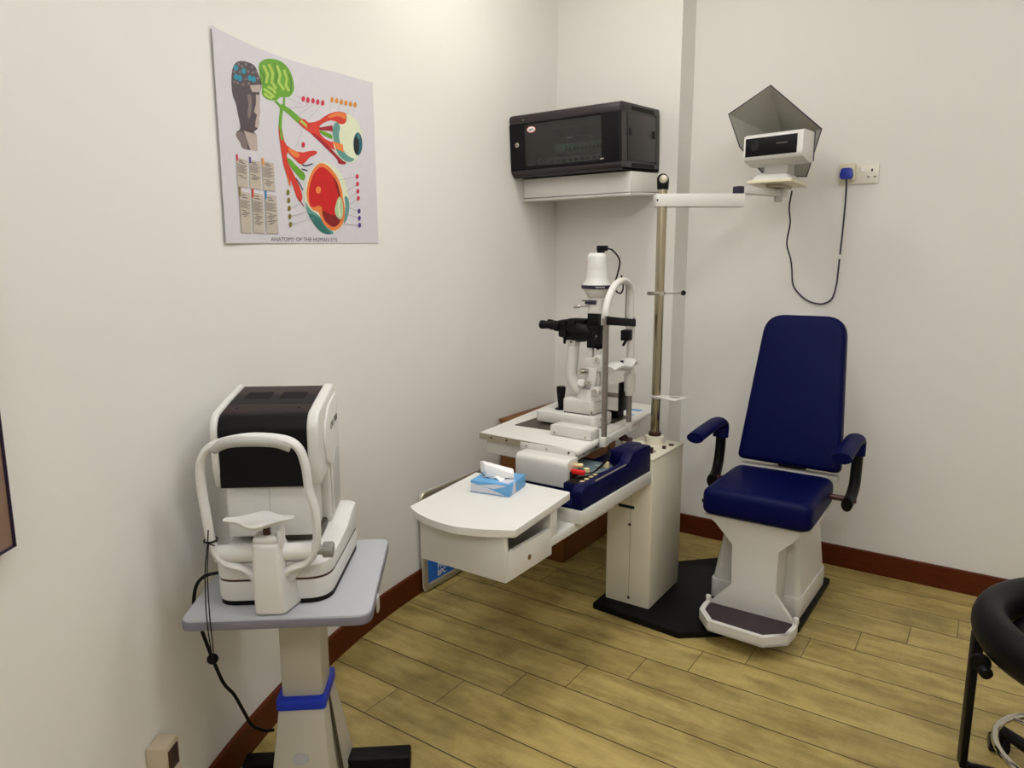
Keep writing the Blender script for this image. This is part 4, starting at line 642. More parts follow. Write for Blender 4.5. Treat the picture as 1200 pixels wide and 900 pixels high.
# ================================================================== rack cabinet
Xc = Matrix.Translation((-1.808, YB-.001, 1.968)) @ Matrix.Rotation(.074, 4, 'X')
def rack():
    W, D, Hh = .304, .455, .300
    t = .004
    root = thing('rack_cabinet', 'black wall-mounted network cabinet with smoked glass door in the corner', 'cabinet', None, X=Xc)
    q = MB(Xc)
    q.box((-W, W), (-D+.02, 0), (0, .012), .002); q.box((-W, W), (-.008, 0), (.012, Hh-.012)); q.box((-W, -W+.01), (-D+.02, -.008), (.012, Hh-.012))
    q.box((W-.012, W-.003), (-D+.02, -.008), (.012, Hh-.012))
    prof = [(-.0, Hh-.03), (-.0, Hh), (-D+.03, Hh), (-D+.012, Hh-.006), (-D+.004, Hh-.02), (-D+.004, Hh-.045), (-D+.02, Hh-.045)]
    q.prism(prof, -W, W, 'X', .002); 
    q.prism([(-.0, 0), (-.0, .035), (-D+.02, .035), (-D+.004, .035), (-D+.006, .018), (-D+.03, 0)], -W, W, 'X', .002)
    q.build('body', 'rack', root)
    # side panel with two latches and vent slots
    q = MB(Xc); q.box((W-.003, W+.0015), (-D+.085, -.045), (.045, Hh-.045), .001); sp_ = q.build('side_panel', 'rack', root)
    q = MB(Xc); q.box((W-.003, W+.0008), (-D+.02, -D+.075), (.04, Hh-.045)); q.build('side_frame', 'rack', root)
    q = MB(Xc); q.box((W-.003, W+.0008), (-.04, 0), (.03, Hh-.03)); q.build('side_frame', 'rack', root)
    for y in (-D+.108, -.075):
        q = MB(Xc); q.box((W+.001, W+.006), (y-.01, y+.012), (.155, .19), .001, mi=0); q.build('latch', 'hole', sp_)
    for z in (.012, Hh-.032):
        q = MB(Xc)
        for i in range(22): q.box((W-.001, W+.0012), (-D+.13+i*.012, -D+.138+i*.012), (z, z+.02))
        q.build('vent', 'hole', root)
    # door: frame around the glass
    q = MB(Xc); y0, y1 = -D, -D+.018
    q.box((-W, -W+.085), (y0, y1), (.036, Hh-.046), .003); q.box((W-.095, W-.002), (y0, y1), (.036, Hh-.046), .003)
    q.box((-W+.085, W-.095), (y0, y1), (.036, .05), .001); q.box((-W+.085, W-.095), (y0, y1), (Hh-.052, Hh-.046), .001)
    dr = q.build('door', 'rack_door', root)
    q = MB(Xc); q.box((-W+.085, W-.095), (y0+.004, y0+.008), (.05, Hh-.052)); q.build('glass_pane', 'glass', dr)
    q = MB(Xc); q.cyl((-W+.045, y0+.002, .155), (-W+.045, y0-.004, .155), .0115, b=.001); q.cyl((-W+.045, y0-.004, .155), (-W+.045, y0-.0046, .155), .004, mi=1); q.build('lock', ['bright_chrome', 'hole'], dr)
    q = MB(Xc); q.lathe([(.001, 0), (1, 0), (1, .0008), (.001, .0008)], (0, 0, 0), X=Matrix.Translation((-W+.128, y0+.0042, .222)) @ Matrix.Rotation(R(90), 4, 'X') @ Matrix.Diagonal((.026, .0155, 1, 1)), mi=0)
    q.lathe([(.001, 0), (1, 0), (1, .0012), (.001, .0012)], (0, 0, 0), X=Matrix.Translation((-W+.128, y0+.0042, .222)) @ Matrix.Rotation(R(90), 4, 'X') @ Matrix.Diagonal((.023, .013, 1, 1)), mi=1)
    q.tube([(-W+.114, y0+.0025, .215), (-W+.121, y0+.0025, .226), (-W+.126, y0+.0025, .217), (-W+.134, y0+.0025, .226), (-W+.142, y0+.0025, .218)], .0018, 6, 3, mi=2)
    q.build('sticker', ['red', 'tissue', 'hole'], dr)
    q = MB(Xc); q.box((W-.1, W-.08), (y0-.003, y0), (.05, .056), .001); q.build('hinge_pin', 'bright_chrome', root)
    q = MB(Xc); q.cyl((-W+.085, -D+.003, Hh-.03), (-W+.085, -D+.0, Hh-.03), .003); q.build('screw', 'bright_chrome', root)
    # the gear inside
    Fm = Xc
    r1 = thing('network_switch', 'grey network switch with small lights behind the rack cabinet glass', 'network switch', None, X=Xc @ Matrix.Translation((.06, -.2, .10)))
    q = MB(Fm); q.box((-.1, .285), (-.36, -.05), (.105, .150), .002); q.build('casing', 'switchgear', r1)
    q = MB(Fm)
    for i in range(14): q.box((-.04+i*.022, -.024+i*.022), (-.362, -.359), (.112, .126))
    q.build('ports', 'hole', r1)
    for x, z in ((-.052, .14), (-.022, .142), (-.045, .128), (.0, .126)):
        q = MB(Fm); q.ball((x, -.361, z), .0024); q.build('led', 'led', r1)
    r2_ = thing('patch_panel', 'pale grey patch panel below the network switch in the rack cabinet', 'patch panel', None, X=Xc @ Matrix.Translation((.06, -.2, .05)))
    q = MB(Fm); q.box((-.16, .285), (-.35, -.05), (.052, .090), .002); q.build('casing', 'cable_grey', r2_)
    q = MB(Fm)
    for i in range(12): q.box((-.13+i*.034, -.108+i*.034), (-.352, -.349), (.062, .078))
    q.build('ports', 'hole', r2_)
    r3 = thing('modem', 'small dark modem box on top of the network switch in the rack cabinet', 'modem', None, X=Xc @ Matrix.Translation((.06, -.2, .152)))
    q = MB(Fm); q.box((-.05, .24), (-.34, -.1), (.1515, .183), .003); q.build('casing', 'rack', r3)
    q = MB(Fm); q.box((-.04, -.005), (-.3415, -.339), (.176, .179)); q.build('label_strip', 'tissue', r3)
    for x in (.1,):
        q = MB(Fm); q.ball((x, -.341, .17), .003); q.build('led', 'yellow', r3)
    q = MB(Fm)
    for i in range(9):
        a_ = random.uniform(0, 1); x0_ = -.275+random.uniform(0, .04)
        q.tube([(x0_, -.3-.05*a_, .05), (-.25+.04*a_, -.38+.06*a_, .06+.05*a_), (-.21+.03*a_, -.37+.02*i/9, .07+.03*a_), (-.18-.01*a_, -.375, .055+.02*a_), (-.20+.02*i/9, -.33, .048)], .0045, 7, 6)
    o = q.build('network_cables', 'cable_grey'); o['label'] = 'tangle of pale cables at the left inside the rack cabinet'; o['category'] = 'cable'; o['kind'] = 'stuff'
rack()

# ================================================================== brown box unit in the corner behind the stand
root = thing('storage_box', 'brown board box standing in the corner behind the white instrument stand', 'box', (-1.9, 3.2, 0))
q = MB(); q.box((-2.095, -1.707), (2.955, YB-.016), (.004, .69), .003); q.build('carcass', 'cardboard', root)
q = MB(); q.box((-2.1, -1.700), (2.945, YB-.015), (.69, .708), .003); q.build('lid', 'cardboard', root)
q = MB(); q.box((-2.085, -1.715), (2.965, YB-.03), (0, .004)); q.build('plinth', 'skirting', root)

# ================================================================== framed sign leaning on the left wall
base = Vector((wx(2.34)+.016, 2.30, 0)); a_ = Vector((wx(2.82)+.016, 2.82, 0))
tx = (a_-base).normalized(); upv = (Vector((0, 0, 1))-Vector((1, 0, 0))*.028).normalized()
Xs = basis(base+Vector((.016, 0, .006)), tx, upv)
root = thing('framed_sign', 'aluminium snap frame with blue and green notice leaning on the left wall', 'sign', None, X=Matrix.Translation(Vector((base.x+.02, 2.56, 0))))
zf = Xs.to_3x3().col[2]; sg = 1 if zf.x > 0 else -1
q = MB(Xs); q.prism(rpoly([(0, 0), (.52, 0), (.52, .475), (0, .475)], .03), 0, .004*sg, 'Z'); q.build('back_board', 'paper', root)
q = MB(Xs)
q.tube([(x, y, .006*sg) for x, y in rpoly([(.016, .016), (.504, .016), (.504, .459), (.016, .459)], .025, 6)], .012, 8, closed=True, flat=(.009, .016, (0, 0, 1))); q.build('frame', 'alu', root)
q = MB(Xs); q.box((.028, .492), (.032, .145), sorted((.0041*sg, .0049*sg))); bl = q.build('blue_band', 'sign_blue', root)
q = MB(Xs); q.box((.028, .492), (.149, .45), sorted((.0041*sg, .0049*sg))); q.build('picture', 'sign_green', root)
q = MB(Xs); q.box((.028, .492), (.0245, .032), sorted((.0041*sg, .005*sg))); q.box((.028, .492), (.145, .149), sorted((.0041*sg, .005*sg))); q.build('white_rule', 'paper', root)
q = MB(Xs)
for body, yy in (('PAL', .088), ('BPC', .055)):
    b = text_bm(body, .038, Matrix.Translation((.135, yy, .0055*sg)), .0004); me = bpy.data.meshes.new('tmp'); b.to_mesh(me); b.free(); q.bm.from_mesh(me)
q.build('lettering', 'paper', bl)

# ================================================================== ophthalmic instrument stand
U = thing('instrument_stand', 'white ophthalmic instrument stand with chrome pole, slit lamp table, side table and black floor plate', 'instrument stand', (-1.235, 2.86, 0))
q = MB(); q.prism([(-1.36, 2.615), (-.95, 2.58), (-.555, 2.905), (-.543, 3.468), (-1.02, 3.455), (-1.2, 3.27), (-1.36, 3.1)], 0, .028, 'Z', .005); q.build('floor_plate', 'black_plastic', U)
q = MB(); q.box((-1.337, -1.128), (2.69, 3.03), (.028, .694), .006); q.box((-1.339, -1.126), (2.688, 3.034), (.690, .70), .003); col_ = q.build('column', 'beige_metal', U)
q = MB(); q.prism(rpoly([(-1.283, .466), (-1.207, .466), (-1.207, .480), (-1.283, .480)], .0069), 2.6885, 2.692, 'Y', X=Matrix.Translation((0, 0, 0))); q.build('cable_slot', 'hole', col_)
q = MB(); q.box((-1.2245, -1.2235), (2.6893, 2.691), (.06, .56)); q.build('panel_seam', 'steel_dark', col_)
for x, z in ((-1.224, .555), (-1.227, .395), (-1.224, .06)):
    q = MB(); q.cyl((x, 2.6905, z), (x, 2.686, z), .0065, b=.001); q.build('screw', 'maroon_metal', col_)
for x, y, r_, h in ((-1.19, 2.76, .006, .022), (-1.172, 2.775, .006, .026), (-1.16, 2.88, .009, .012), (-1.155, 2.95, .012, .006)):
    q = MB(); q.cyl((x, y, .699), (x, y, .70+h), r_, b=.001); q.build('bolt', 'maroon_metal', col_)
q = MB(); q.box((-1.20, -1.165), (2.795, 2.803), (.70, .706), .001); q.build('bracket', 'alu', col_)
PX, PY = -1.235, 2.95
q = MB(); q.lathe([(.001, 0), (.043, 0), (.043, .034), (.036, .036), (.001, .036)], (PX, PY, .70)); q.build('pole_socket', 'beige_metal', U)
q = MB(); q.lathe([(.022, 0), (.028, .002), (.028, .016), (.022, .02)], (PX, PY, .735)); q.build('pole_collar', 'maroon_metal', U)
q = MB(); q.cyl((PX, PY, .73), (PX, PY, 1.825), .0205, n=32); q.build('pole', 'chrome', U)
# pole cap
cdir = Vector((.30, -.95, 0)).normalized(); cx_ = Vector((-cdir.y, cdir.x, 0))
Xp = Matrix((cx_, Vector((0, 0, 1)), cdir)).transposed().to_4x4(); Xp.translation = (PX, PY, 1.0)
q = MB(Xp); q.prism([(-.022, .815)]+[(.024*math.cos(t)-.000, .856+.024*math.sin(t)) for t in [PI-PI*i/12 for i in range(13)]]+[(.022, .815)], -.022, .024, 'Z', .003, ang=50); q.build('pole_cap', 'black_plastic', U)
q = MB(Xp); q.cyl((.004, .856, .022), (.004, .856, .030), .0175, b=.002); q.build('cap_plug', 'alu', U)
# first arm: clamps round the pole and reaches to the right
ad = Vector((.825, .565, 0)); an = Vector((-.565, .825, 0))
Xa = Matrix((ad, an, Vector((0, 0, 1)))).transposed().to_4x4(); Xa.translation = (PX, PY, 0)
q = MB(Xa); q.box((-.034, .345), (-.032, .03), (1.742, 1.796), .003); q.build('projector_arm', 'white_metal', U)
q = MB(Xa); q.cyl((-.028, -.0325, 1.769), (-.028, -.0345, 1.769), .004); q.build('arm_screw', 'hole', U)
e1 = Xa @ Vector((.327, 0, 1.797))
bd = Vector((.20, .35, 0)); bl_ = .40; bd.normalize(); e2 = Vector((-.86, 3.40, 1.797)); bd = (e2-e1); bd.z = 0; bl_ = bd.length; bd.normalize()
Xb = Matrix((bd, Vector((-bd.y, bd.x, 0)), Vector((0, 0, 1)))).transposed().to_4x4(); Xb.translation = e1
q = MB(Xb); q.box((.012, bl_+.03), (-.016, .016), (.002, .030), .002); q.build('tray_arm', 'white_metal', U)
q = MB(Xb); q.box((-.022, .014), (-.017, .017), (-.001, .031), .003); q.build('arm_end_cap', 'hood_edge', U)
q = MB(); q.cyl((-.865, 3.385, 1.776), (-.865, 3.385, 1.846), .018, b=.002); q.build('tray_pivot', 'grey_plastic', U)
q = MB(); q.box((-.960, -.772), (3.22, 3.52), (1.846, 1.8595), .003); q.build('projector_tray', 'adaptor', U)
q = MB(); q.box((-.90, -.83), (3.30, 3.47), (1.834, 1.8462), .002); q.build('tray_bracket', 'alu', U)
# height lever on the pole
q = MB(); q.lathe([(.021, 0), (.026, 0), (.026, .016), (.021, .016)], (PX, PY, 1.366)); q.box((-.03, .03), (-.012, .012), (-.008, .008), .002, X=Matrix.Translation((PX-.018, PY-.014, 1.374))); lv = q.build('lever_clamp', 'bright_chrome', U)
q = MB(); q.cyl((PX+.018, PY+.013, 1.374), (PX+.082, PY+.058, 1.376), .0035); q.build('lever_rod', 'bright_chrome', lv)
q = MB(); q.ball((PX+.086, PY+.061, 1.376), .0115); q.build('lever_knob', 'black_plastic', lv)
# card tray
q = MB(); q.prism([(-1.262, 2.935), (-1.115, 2.868), (-1.092, 2.985), (-1.2, 2.972), (-1.235, 2.985)], .917, .921, 'Z', .001); q.prism([(-1.25, 2.93), (-1.2, 2.91), (-1.2, 2.97), (-1.24, 2.98)], .910, .917, 'Z', .001); ct = q.build('card_shelf', 'white_metal', U)
q = MB(); q.box((-1.165, -1.12), (2.93, 2.946), (.921, .9215)); q.build('shelf_slot', 'steel_dark', ct)

# slit lamp table -----------------------------------------------------------
tp = [(-1.763, 2.337), (-1.273, 2.309), (-1.361, 3.295), (-1.872, 3.325)]
q = MB(); q.prism(rpoly(tp, [.004, .025, .03, .02]), .772, .80, 'Z', .0, ang=20); t_ = q
ed = q.bm.edges; bmesh.ops.bevel(q.bm, geom=[e for e in q.bm.edges if len(e.link_faces) == 2 and e.calc_face_angle(0) > R(60) and min(v.co.x for v in e.verts) > -1.42], offset=.011, segments=3, profile=.5, affect='EDGES', clamp_overlap=True)
top = q.build('slit_lamp_table', 'laminate', U)
q = MB(); q.prism([(-1.766, 2.3355), (-1.50, 2.3205), (-1.50, 2.3225), (-1.766, 2.3385)], .7735, .7985, 'Z'); q.build('edge_strip', 'alu', top)
for x in (-1.70, -1.62):
    q = MB(); y = 2.3345-.057*(x+1.763); q.cyl((x, y, .787), (x, y-.004, .787), .0035); q.build('strip_screw', 'hole', top)
q = MB(); q.hexa([(-1.742, 2.355, .712), (-1.385, 2.335, .712), (-1.425, 2.90, .712), (-1.79, 2.93, .712)], [(-1.742, 2.355, .772), (-1.385, 2.335, .772), (-1.425, 2.90, .772), (-1.79, 2.93, .772)], .003); q.build('under_frame', 'white_metal', U)
q = MB(); q.hexa([(-1.385, 2.345, .735), (-1.318, 2.345, .735), (-1.358, 3.06, .735), (-1.425, 3.06, .735)], [(-1.385, 2.345, .772), (-1.318, 2.345, .772), (-1.358, 3.06, .772), (-1.425, 3.06, .772)], .002); q.build('side_rail', 'beige_metal', U)
for y, z in ((2.44, .752), (2.50, .758), (2.56, .752)):
    q = MB(); x = -1.318-(y-2.345)*.056; q.cyl((x-.001, y, z), (x+.003, y, z), .005); q.build('rail_screw', 'hole', U)
q = MB(); q.lathe([(.001, 0), (.052, 0), (.052, .03), (.046, .034), (.001, .034)], (-1.27, 2.80, .70)); q.build('swivel_base', 'beige_metal', U)
q = MB(); q.lathe([(.001, 0), (.024, 0), (.024, .008), (.001, .008)], (-1.30, 2.80, .7345)); q.cyl((-1.31, 2.80, .735), (-1.36, 2.80, .772), .018); q.build('swivel_post', 'maroon_metal', U)
q = MB(); q.lathe([(.001, 0), (.016, 0), (.013, .012), (.001, .014)], (-1.535, 2.346, .738), (0, -1, 0)); q.build('table_lock_knob', 'black_plastic', U)
# power supply box hung on the table edge
q = MB(); q.prism([(2.303, .7765), (2.243, .7765), (2.232, .7725), (2.224, .764), (2.222, .752), (2.222, .672), (2.228, .668), (2.303, .668)], -1.505, -1.272, 'X', .002, ang=50); pb_ = q.build('power_box', 'white_metal', U)
q = MB(); q.prism(rpoly([(-1.535, .764), (-1.283, .764), (-1.283, .799), (-1.535, .799)], [0, 0, .012, 0]), 2.300, 2.307, 'Y', .001); q.build('mounting_flange', 'white_metal', pb_)
for x in (-1.505, -1.41, -1.31):
    q = MB(); q.cyl((x, 2.3005, .787), (x, 2.296, .787), .0045, b=.001); q.build('flange_screw', 'alu' if x < -1.35 else 'maroon_metal', pb_)
q = MB(); q.box((-1.2722, -1.2695), (2.232, 2.298), (.676, .768)); q.build('jack_plate', 'beige_metal', pb_)
q = MB(); q.box((-1.2697, -1.262), (2.235, 2.285), (.678, .735), .002); q.build('inlet', 'hole', pb_)
q = MB(); q.box((-1.2697, -1.215), (2.240, 2.262), (.726, .742), .004); q.build('plug', 'red', pb_)
q = MB(); q.cyl((-1.27, 2.272, .752), (-1.235, 2.275, .755), .008, b=.002); q.build('plug', 'yellow', pb_)
q = MB(); q.box((-1.2697, -1.255), (2.225, 2.25), (.67, .685), .002); q.build('foot', 'white_metal', pb_)
for a1, a2 in (((-1.217, 2.25, .734), (-1.30, 2.62, .748)), ((-1.262, 2.26, .70), (-1.29, 2.6, .742))):
    q = MB(); v1, v2 = Vector(a1), Vector(a2); q.tube([v1, v1+Vector((.03, .04, .004)), (v1+v2)/2+Vector((.055, 0, .018)), v2], .0026, 8, 6); q.build('lead', 'black_plastic', pb_)

# control console -----------------------------------------------------------
q = MB(); q.box((-1.575, -1.132), (2.088, 2.687), (.598, .649), .005); q.build('console_tray', 'white_metal', U)
prof = [(2.092, .649), (2.092, .714), (2.104, .727), (2.15, .734), (2.175, .728), (2.44, .728), (2.475, .735), (2.505, .764), (2.53, .770), (2.66, .766), (2.685, .757), (2.685, .649)]
q = MB(); q.prism(prof, -1.180, -1.138, 'X', .004, ang=25); q.box((-1.375, -1.256), (2.312, 2.520), (.649, .712), .002); q.box((-1.258, -1.179), (2.17, 2.520), (.649, .712), .002); q.box((-1.315, -1.179), (2.505, 2.685), (.649, .712), .003); q.box((-1.240, -1.179), (2.505, 2.685), (.700, .766), .006); q.box((-1.57, -1.179), (2.092, 2.31), (.649, .664), .003); con = q.build('console', 'blue', U)
q = MB(); q.prism([(-1.254, 2.178), (-1.182, 2.178), (-1.182, 2.490), (-1.365, 2.490), (-1.365, 2.318), (-1.254, 2.318)], .7115, .7150, 'Z', .001); cp = q.build('control_panel', 'black_plastic', con)
q = MB(); q.prism(rpoly([(-1.248, 2.235), (-1.222, 2.30), (-1.195, 2.36), (-1.186, 2.44), (-1.22, 2.475), (-1.355, 2.475), (-1.355, 2.33), (-1.248, 2.33)], .02), .7148, .7162, 'Z'); q.build('membrane', 'ctrl_grey', cp)
q = MB(); q.box((-1.146, -1.141), (2.20, 2.46), (.728, .7315)); q.build('trim_strip', 'alu', cp)
for x, y in ((-1.238, 2.31), (-1.215, 2.43)):
    q = MB(); q.lathe([(.001, 0), (.0125, 0), (.0115, .018), (.009, .02), (.001, .02)], (x, y, .716)); q.build('dial', 'yellow', cp)
for i in range(4):
    q = MB(); q.box((-1.208, -1.184), (2.20+i*.034, 2.216+i*.034), (.7150, .7185), .001); q.build('key', 'yellow', cp)
for x, y in ((-1.262, 2.36), (-1.225, 2.37), (-1.215, 2.345), (-1.25, 2.425)):
    q = MB(); q.box((x-.012, x+.012), (y-.005, y+.005), (.7161, .7175), .0005); q.build('key', 'grey_plastic', cp)

# side table with drawer -----------------------------------------------------
front = spline([(-1.541, 1.658), (-1.503, 1.633), (-1.422, 1.604), (-1.318, 1.595), (-1.233, 1.618), (-1.157, 1.659)], 4)  # side table, drawer and tissue box scaled about the camera, results written as literals
poly = [(p[0], p[1]) for p in front]+[(-1.141, 1.667), (-1.134, 1.675)]+rpoly([(-1.162, 1.837), (-1.172, 2.079), (-1.336, 2.086)], [0, .017, 0])[1:-1]+[(-1.595, 2.086)]
q = MB(); q.prism(poly, .6916, .715, 'Z'); bmesh.ops.bevel(q.bm, geom=[e for e in q.bm.edges if len(e.link_faces) == 2 and e.calc_face_angle(0) > R(60) and min(v.co.x for v in e.verts) > -1.178], offset=.009, segments=3, profile=.5, affect='EDGES', clamp_overlap=True)
q.build('side_table_top', 'laminate', U)
x0, x1, y0, y1, z0, z1 = -1.506, -1.163, 1.6635, 1.933, .541, .6916
q = MB(); q.box((x0, x1), (y0, y0+.014), (z0, z1), .001); q.box((x0, x0+.014), (y0+.014, y1), (z0, z1)); q.box((x0, x1), (y1-.010, y1), (z0, z1)); q.box((x0+.014, x1-.014), (y0+.014, y1-.010), (z0, z0+.010)); q.box((x0+.014, x1-.17), (y0+.014, y1-.010), (.631, .641)); q.build('drawer_case', 'laminate', U)
q = MB(); q.box((x1-.014, x1+.001), (y0+.0145, y1-.0105), (z0, .633), .001); dw = q.build('drawer', 'laminate', U)
q = MB(); q.cyl((x1, 1.795, .5805), (x1+.002, 1.795, .5805), .0092); q.build('finger_hole', 'brown_hole', dw)
q = MB(); q.box((-1.205, -1.165), (1.933, 1.972), (.567, .6916), .002); q.box((-1.30, -1.163), (1.933, 2.40), (.566, .5985), .004); q.build('support_arm', 'white_metal', U)

# ================================================================== tissue box
ax = Vector((.984, .178, 0)).normalized(); ay = Vector((-ax.y, ax.x, 0))
Xt = Matrix((ax, ay, Vector((0, 0, 1)))).transposed().to_4x4(); Xt.translation = (-1.467, 1.886, .7155)
T_ = thing('tissue_box', 'pale blue cardboard tissue box with white tissue pulled out, on the side table', 'tissue box', None, X=Xt)
w, l, h = .149, .142, .0434
q = MB(Xt); q.box((0, w), (0, l), (0, h), .002); q.build('carton', 'box_blue', T_)
q = MB(Xt); q.prism([(.001, .004), (w*.5, .004), (w*.9, .003), (w*.45, .022), (.001, .034)], -.0006, .0004, 'Y', mi=0); q.prism([(.03, .028), (.09, .022), (.14, h-.006), (.10, h-.004)], -.0006, .0004, 'Y')
q.prism([(.02, .002), (.055, .002), (.05, h), (.035, h)], w-.0004, w+.0006, 'X'); q.prism([(w-.055, .02), (w-.01, .012), (w-.005, .06), (w-.04, .075)], h-.0004, h+.0006, 'Z'); q.build('print', 'box_pale', T_)
q = MB(Xt); q.lathe([(.001, 0), (1, 0), (1, .0008), (.001, .0008)], (0, 0, 0), X=Matrix.Translation((w*.46, l*.56, h)) @ Matrix.Diagonal((.058, .034, 1, 1))); q.build('opening', 'hole', T_)
q = MB(Xt)   # folded tissue lying across the opening
q.hexa([(.020, .062, h+.0), (.045, .040, h+.006), (.140, .062, h+.003), (.128, .086, h+.003)], [(.002, .082, h+.050), (.030, .042, h+.053), (.138, .060, h+.024), (.118, .106, h+.026)], .004, 3)
g = 9; V = []; F_ = []
for i in range(g+1):
    for j in range(g+1):
        u, v = i/g, j/g
        V.append((.028+.075*u+.008*math.sin(5*v), .035+.05*v+.010*math.sin(4*u), h+.003+.018*math.sin(PI*u)*(.6+.4*math.cos(6*v))*math.sin(PI*v)+.0025*math.sin(11*u+7*v)))
for i in range(g):
    for j in range(g): F_.append((i*(g+1)+j, i*(g+1)+j+1, (i+1)*(g+1)+j+1, (i+1)*(g+1)+j))
q.mesh(V, F_, thick=.0008)
V = []
for i in range(g+1):
    for j in range(4):
        u, v = i/g, j/3
        V.append((.004+.030*u+.006*v, .070-.027*u+.004*v-.010*v, h+.050-.040*v*(1-.35*u)+.003*math.sin(9*u)))
q.mesh(V, [(i*4+j, i*4+j+1, i*4+j+5, i*4+j+4) for i in range(g) for j in range(3)], thick=.0008)
q.build('tissue', 'tissue', T_, ang=60)

# ================================================================== slit lamp
SL = thing('slit_lamp', 'white slit lamp microscope with black eyepieces and chin rest on the stand table', 'slit lamp', (-1.53, 2.74, .80))
q = MB(); q.box((-1.72, -1.50), (2.53, 2.76), (.8002, .8016)); q.box((-1.47, -1.37), (2.80, 2.98), (.8002, .8016)); q.build('slide_plate', 'steel_dark', SL)
def rbox(x, y, z, r, b=.006): q = MB(); q.prism(rpoly([(x[0], y[0]), (x[1], y[0]), (x[1], y[1]), (x[0], y[1])], r), z[0], z[1], 'Z', b, ang=50); return q
rbox((-1.672, -1.372), (2.625, 2.80), (.806, .858), .025, .010).build('base', 'white_metal', SL)
rbox((-1.655, -1.385), (2.64, 2.785), (.8016, .807), .02, .001).build('base_foot', 'hole', SL)
rbox((-1.548, -1.392), (2.650, 2.775), (.862, .922), .022, .006).build('cross_slide', 'white_metal', SL)
q = MB(); q.box((-1.54, -1.40), (2.655, 2.77), (.857, .863)); q.build('slide_gap', 'maroon_metal', SL)
q = MB(); q.prism(rpoly([(-1.495, .8016), (-1.300, .8016), (-1.300, .846), (-1.495, .846)], [.004, .004, .014, .014]), 2.462, 2.535, 'Y', .006, ang=60, X=Matrix.Translation((-1.4, 2.5, 0)) @ Matrix.Rotation(R(-3), 4, 'Z') @ Matrix.Translation((1.4, -2.5, 0))); rc = q.build('rail_cover', 'white_metal', SL)
for x in (-1.475, -1.325):
    q = MB(); q.cyl((x, 2.466-.05*(x+1.4), .813), (x, 2.4585-.05*(x+1.4), .813), .0045, b=.001); q.build('screw', 'alu', rc)
rbox((-1.46, -1.40), (2.90, 2.975), (.8016, .846), .01, .004).build('rail_cover', 'black_plastic', SL)
q = MB(); q.cyl((-1.40, 2.71, .83), (-1.358, 2.71, .83), .013, b=.003); q.cyl((-1.40, 2.68, .842), (-1.368, 2.68, .842), .005); q.build('axle_knob', 'bright_chrome', SL)
q = MB(); q.cyl((-1.405, 2.655, .845), (-1.405, 2.655, .88), .0055); q.build('lock_screw', 'bright_chrome', SL)
q = MB(); q.lathe([(.001, 0), (.026, 0), (.027, .004), (.012, .008), (.013, .02), (.020, .085), (.0215, .098), (.018, .105), (.001, .107)], (-1.585, 2.705, .857)); q.build('joystick', 'black_plastic', SL)
# microscope arm
YS = 2.715
q = MB(); q.tube([(-1.528, YS, 1.165), (-1.530, YS, 1.12), (-1.536, YS, 1.06), (-1.538, YS, 1.015), (-1.520, YS, .975), (-1.485, YS, .952), (-1.44, YS, .942), (-1.395, YS, .940)], .024, 16, 6, flat=(.022, .026, (0, 1, 0))); q.build('microscope_arm', 'white_metal', SL)
q = MB(); q.box((-1.548, -1.508), (YS-.024, YS+.024), (1.150, 1.182), .004); q.cyl((-1.528, YS-.022, 1.166), (-1.528, YS-.027, 1.166), .004, mi=1); q.build('arm_head', ['white_metal', 'hole'], SL)
q = MB(); q.lathe([(.001, 0), (.062, 0), (.06, .014), (.05, .03), (.046, .045), (.001, .046)], (-1.44, YS, .921)); q.build('pivot_hub', 'white_metal', SL)
mic = MB()
mic.lathe([(.001, 0), (.024, 0), (.034, .016), (.046, .045), (.049, .07), (.047, .13), (.038, .15), (.001, .15)], (-1.428, YS, 1.212), (-1, 0, .03))
mic.box((-1.585, -1.50), (YS-.045, YS+.045), (1.185, 1.262), .010); mic.box((-1.545, -1.46), (YS-.03, YS+.03), (1.252, 1.268), .004)
mic.cyl((-1.545, YS-.05, 1.205), (-1.545, YS-.062, 1.205), .012, b=.002); mic.box((-1.553, -1.543), (YS-.052, YS-.045), (1.165, 1.262), .002)
mb_ = mic.build('microscope', 'black_plastic', SL)
for s in (-1, 1):
    q = MB(); q.lathe([(.001, 0), (.022, 0), (.023, .022), (.019, .026), (.019, .048), (.016, .052), (.0165, .075), (.019, .08), (.0195, .098), (.015, .102), (.001, .102)], (-1.580, YS+s*.031, 1.232), (-1, 0, .05)); q.build('eyepiece', 'black_plastic', mb_)
q = MB(); q.cyl((-1.555, YS-.03, 1.186), (-1.558, YS-.03, 1.158), .006); q.build('focus_pin', 'black_plastic', mb_)
# illumination column
IX = -1.42
q = MB(); q.box((IX-.030, IX-.012), (YS-.012, YS+.012), (.98, 1.165), .002); q.box((IX+.010, IX+.024), (YS-.012, YS+.012), (.98, 1.165), .002); q.build('column_bars', 'white_metal', SL)
q = MB(); q.box((IX-.042, IX+.042), (YS-.022, YS+.022), (1.045, 1.105), .005); q.prism([(IX-.042, .975), (IX+.01, .955), (IX+.02, 1.06), (IX-.035, 1.06)], YS-.026, YS+.018, 'Y', .004); q.cyl((IX+.02, YS-.03, 1.10), (IX+.02, YS+.03, 1.10), .017, b=.003); q.build('column_yoke', 'white_metal', SL)
q = MB(); q.cyl((IX+.03, YS-.03, .965), (IX+.03, YS-.065, .965), .02, b=.004); q.build('pivot_cap', 'white_metal', SL)
q = MB(); q.cyl((IX-.05, YS-.03, .985), (IX-.035, YS-.062, 1.0), .02, .017, b=.003); q.build('pivot_cap', 'white_metal', SL)
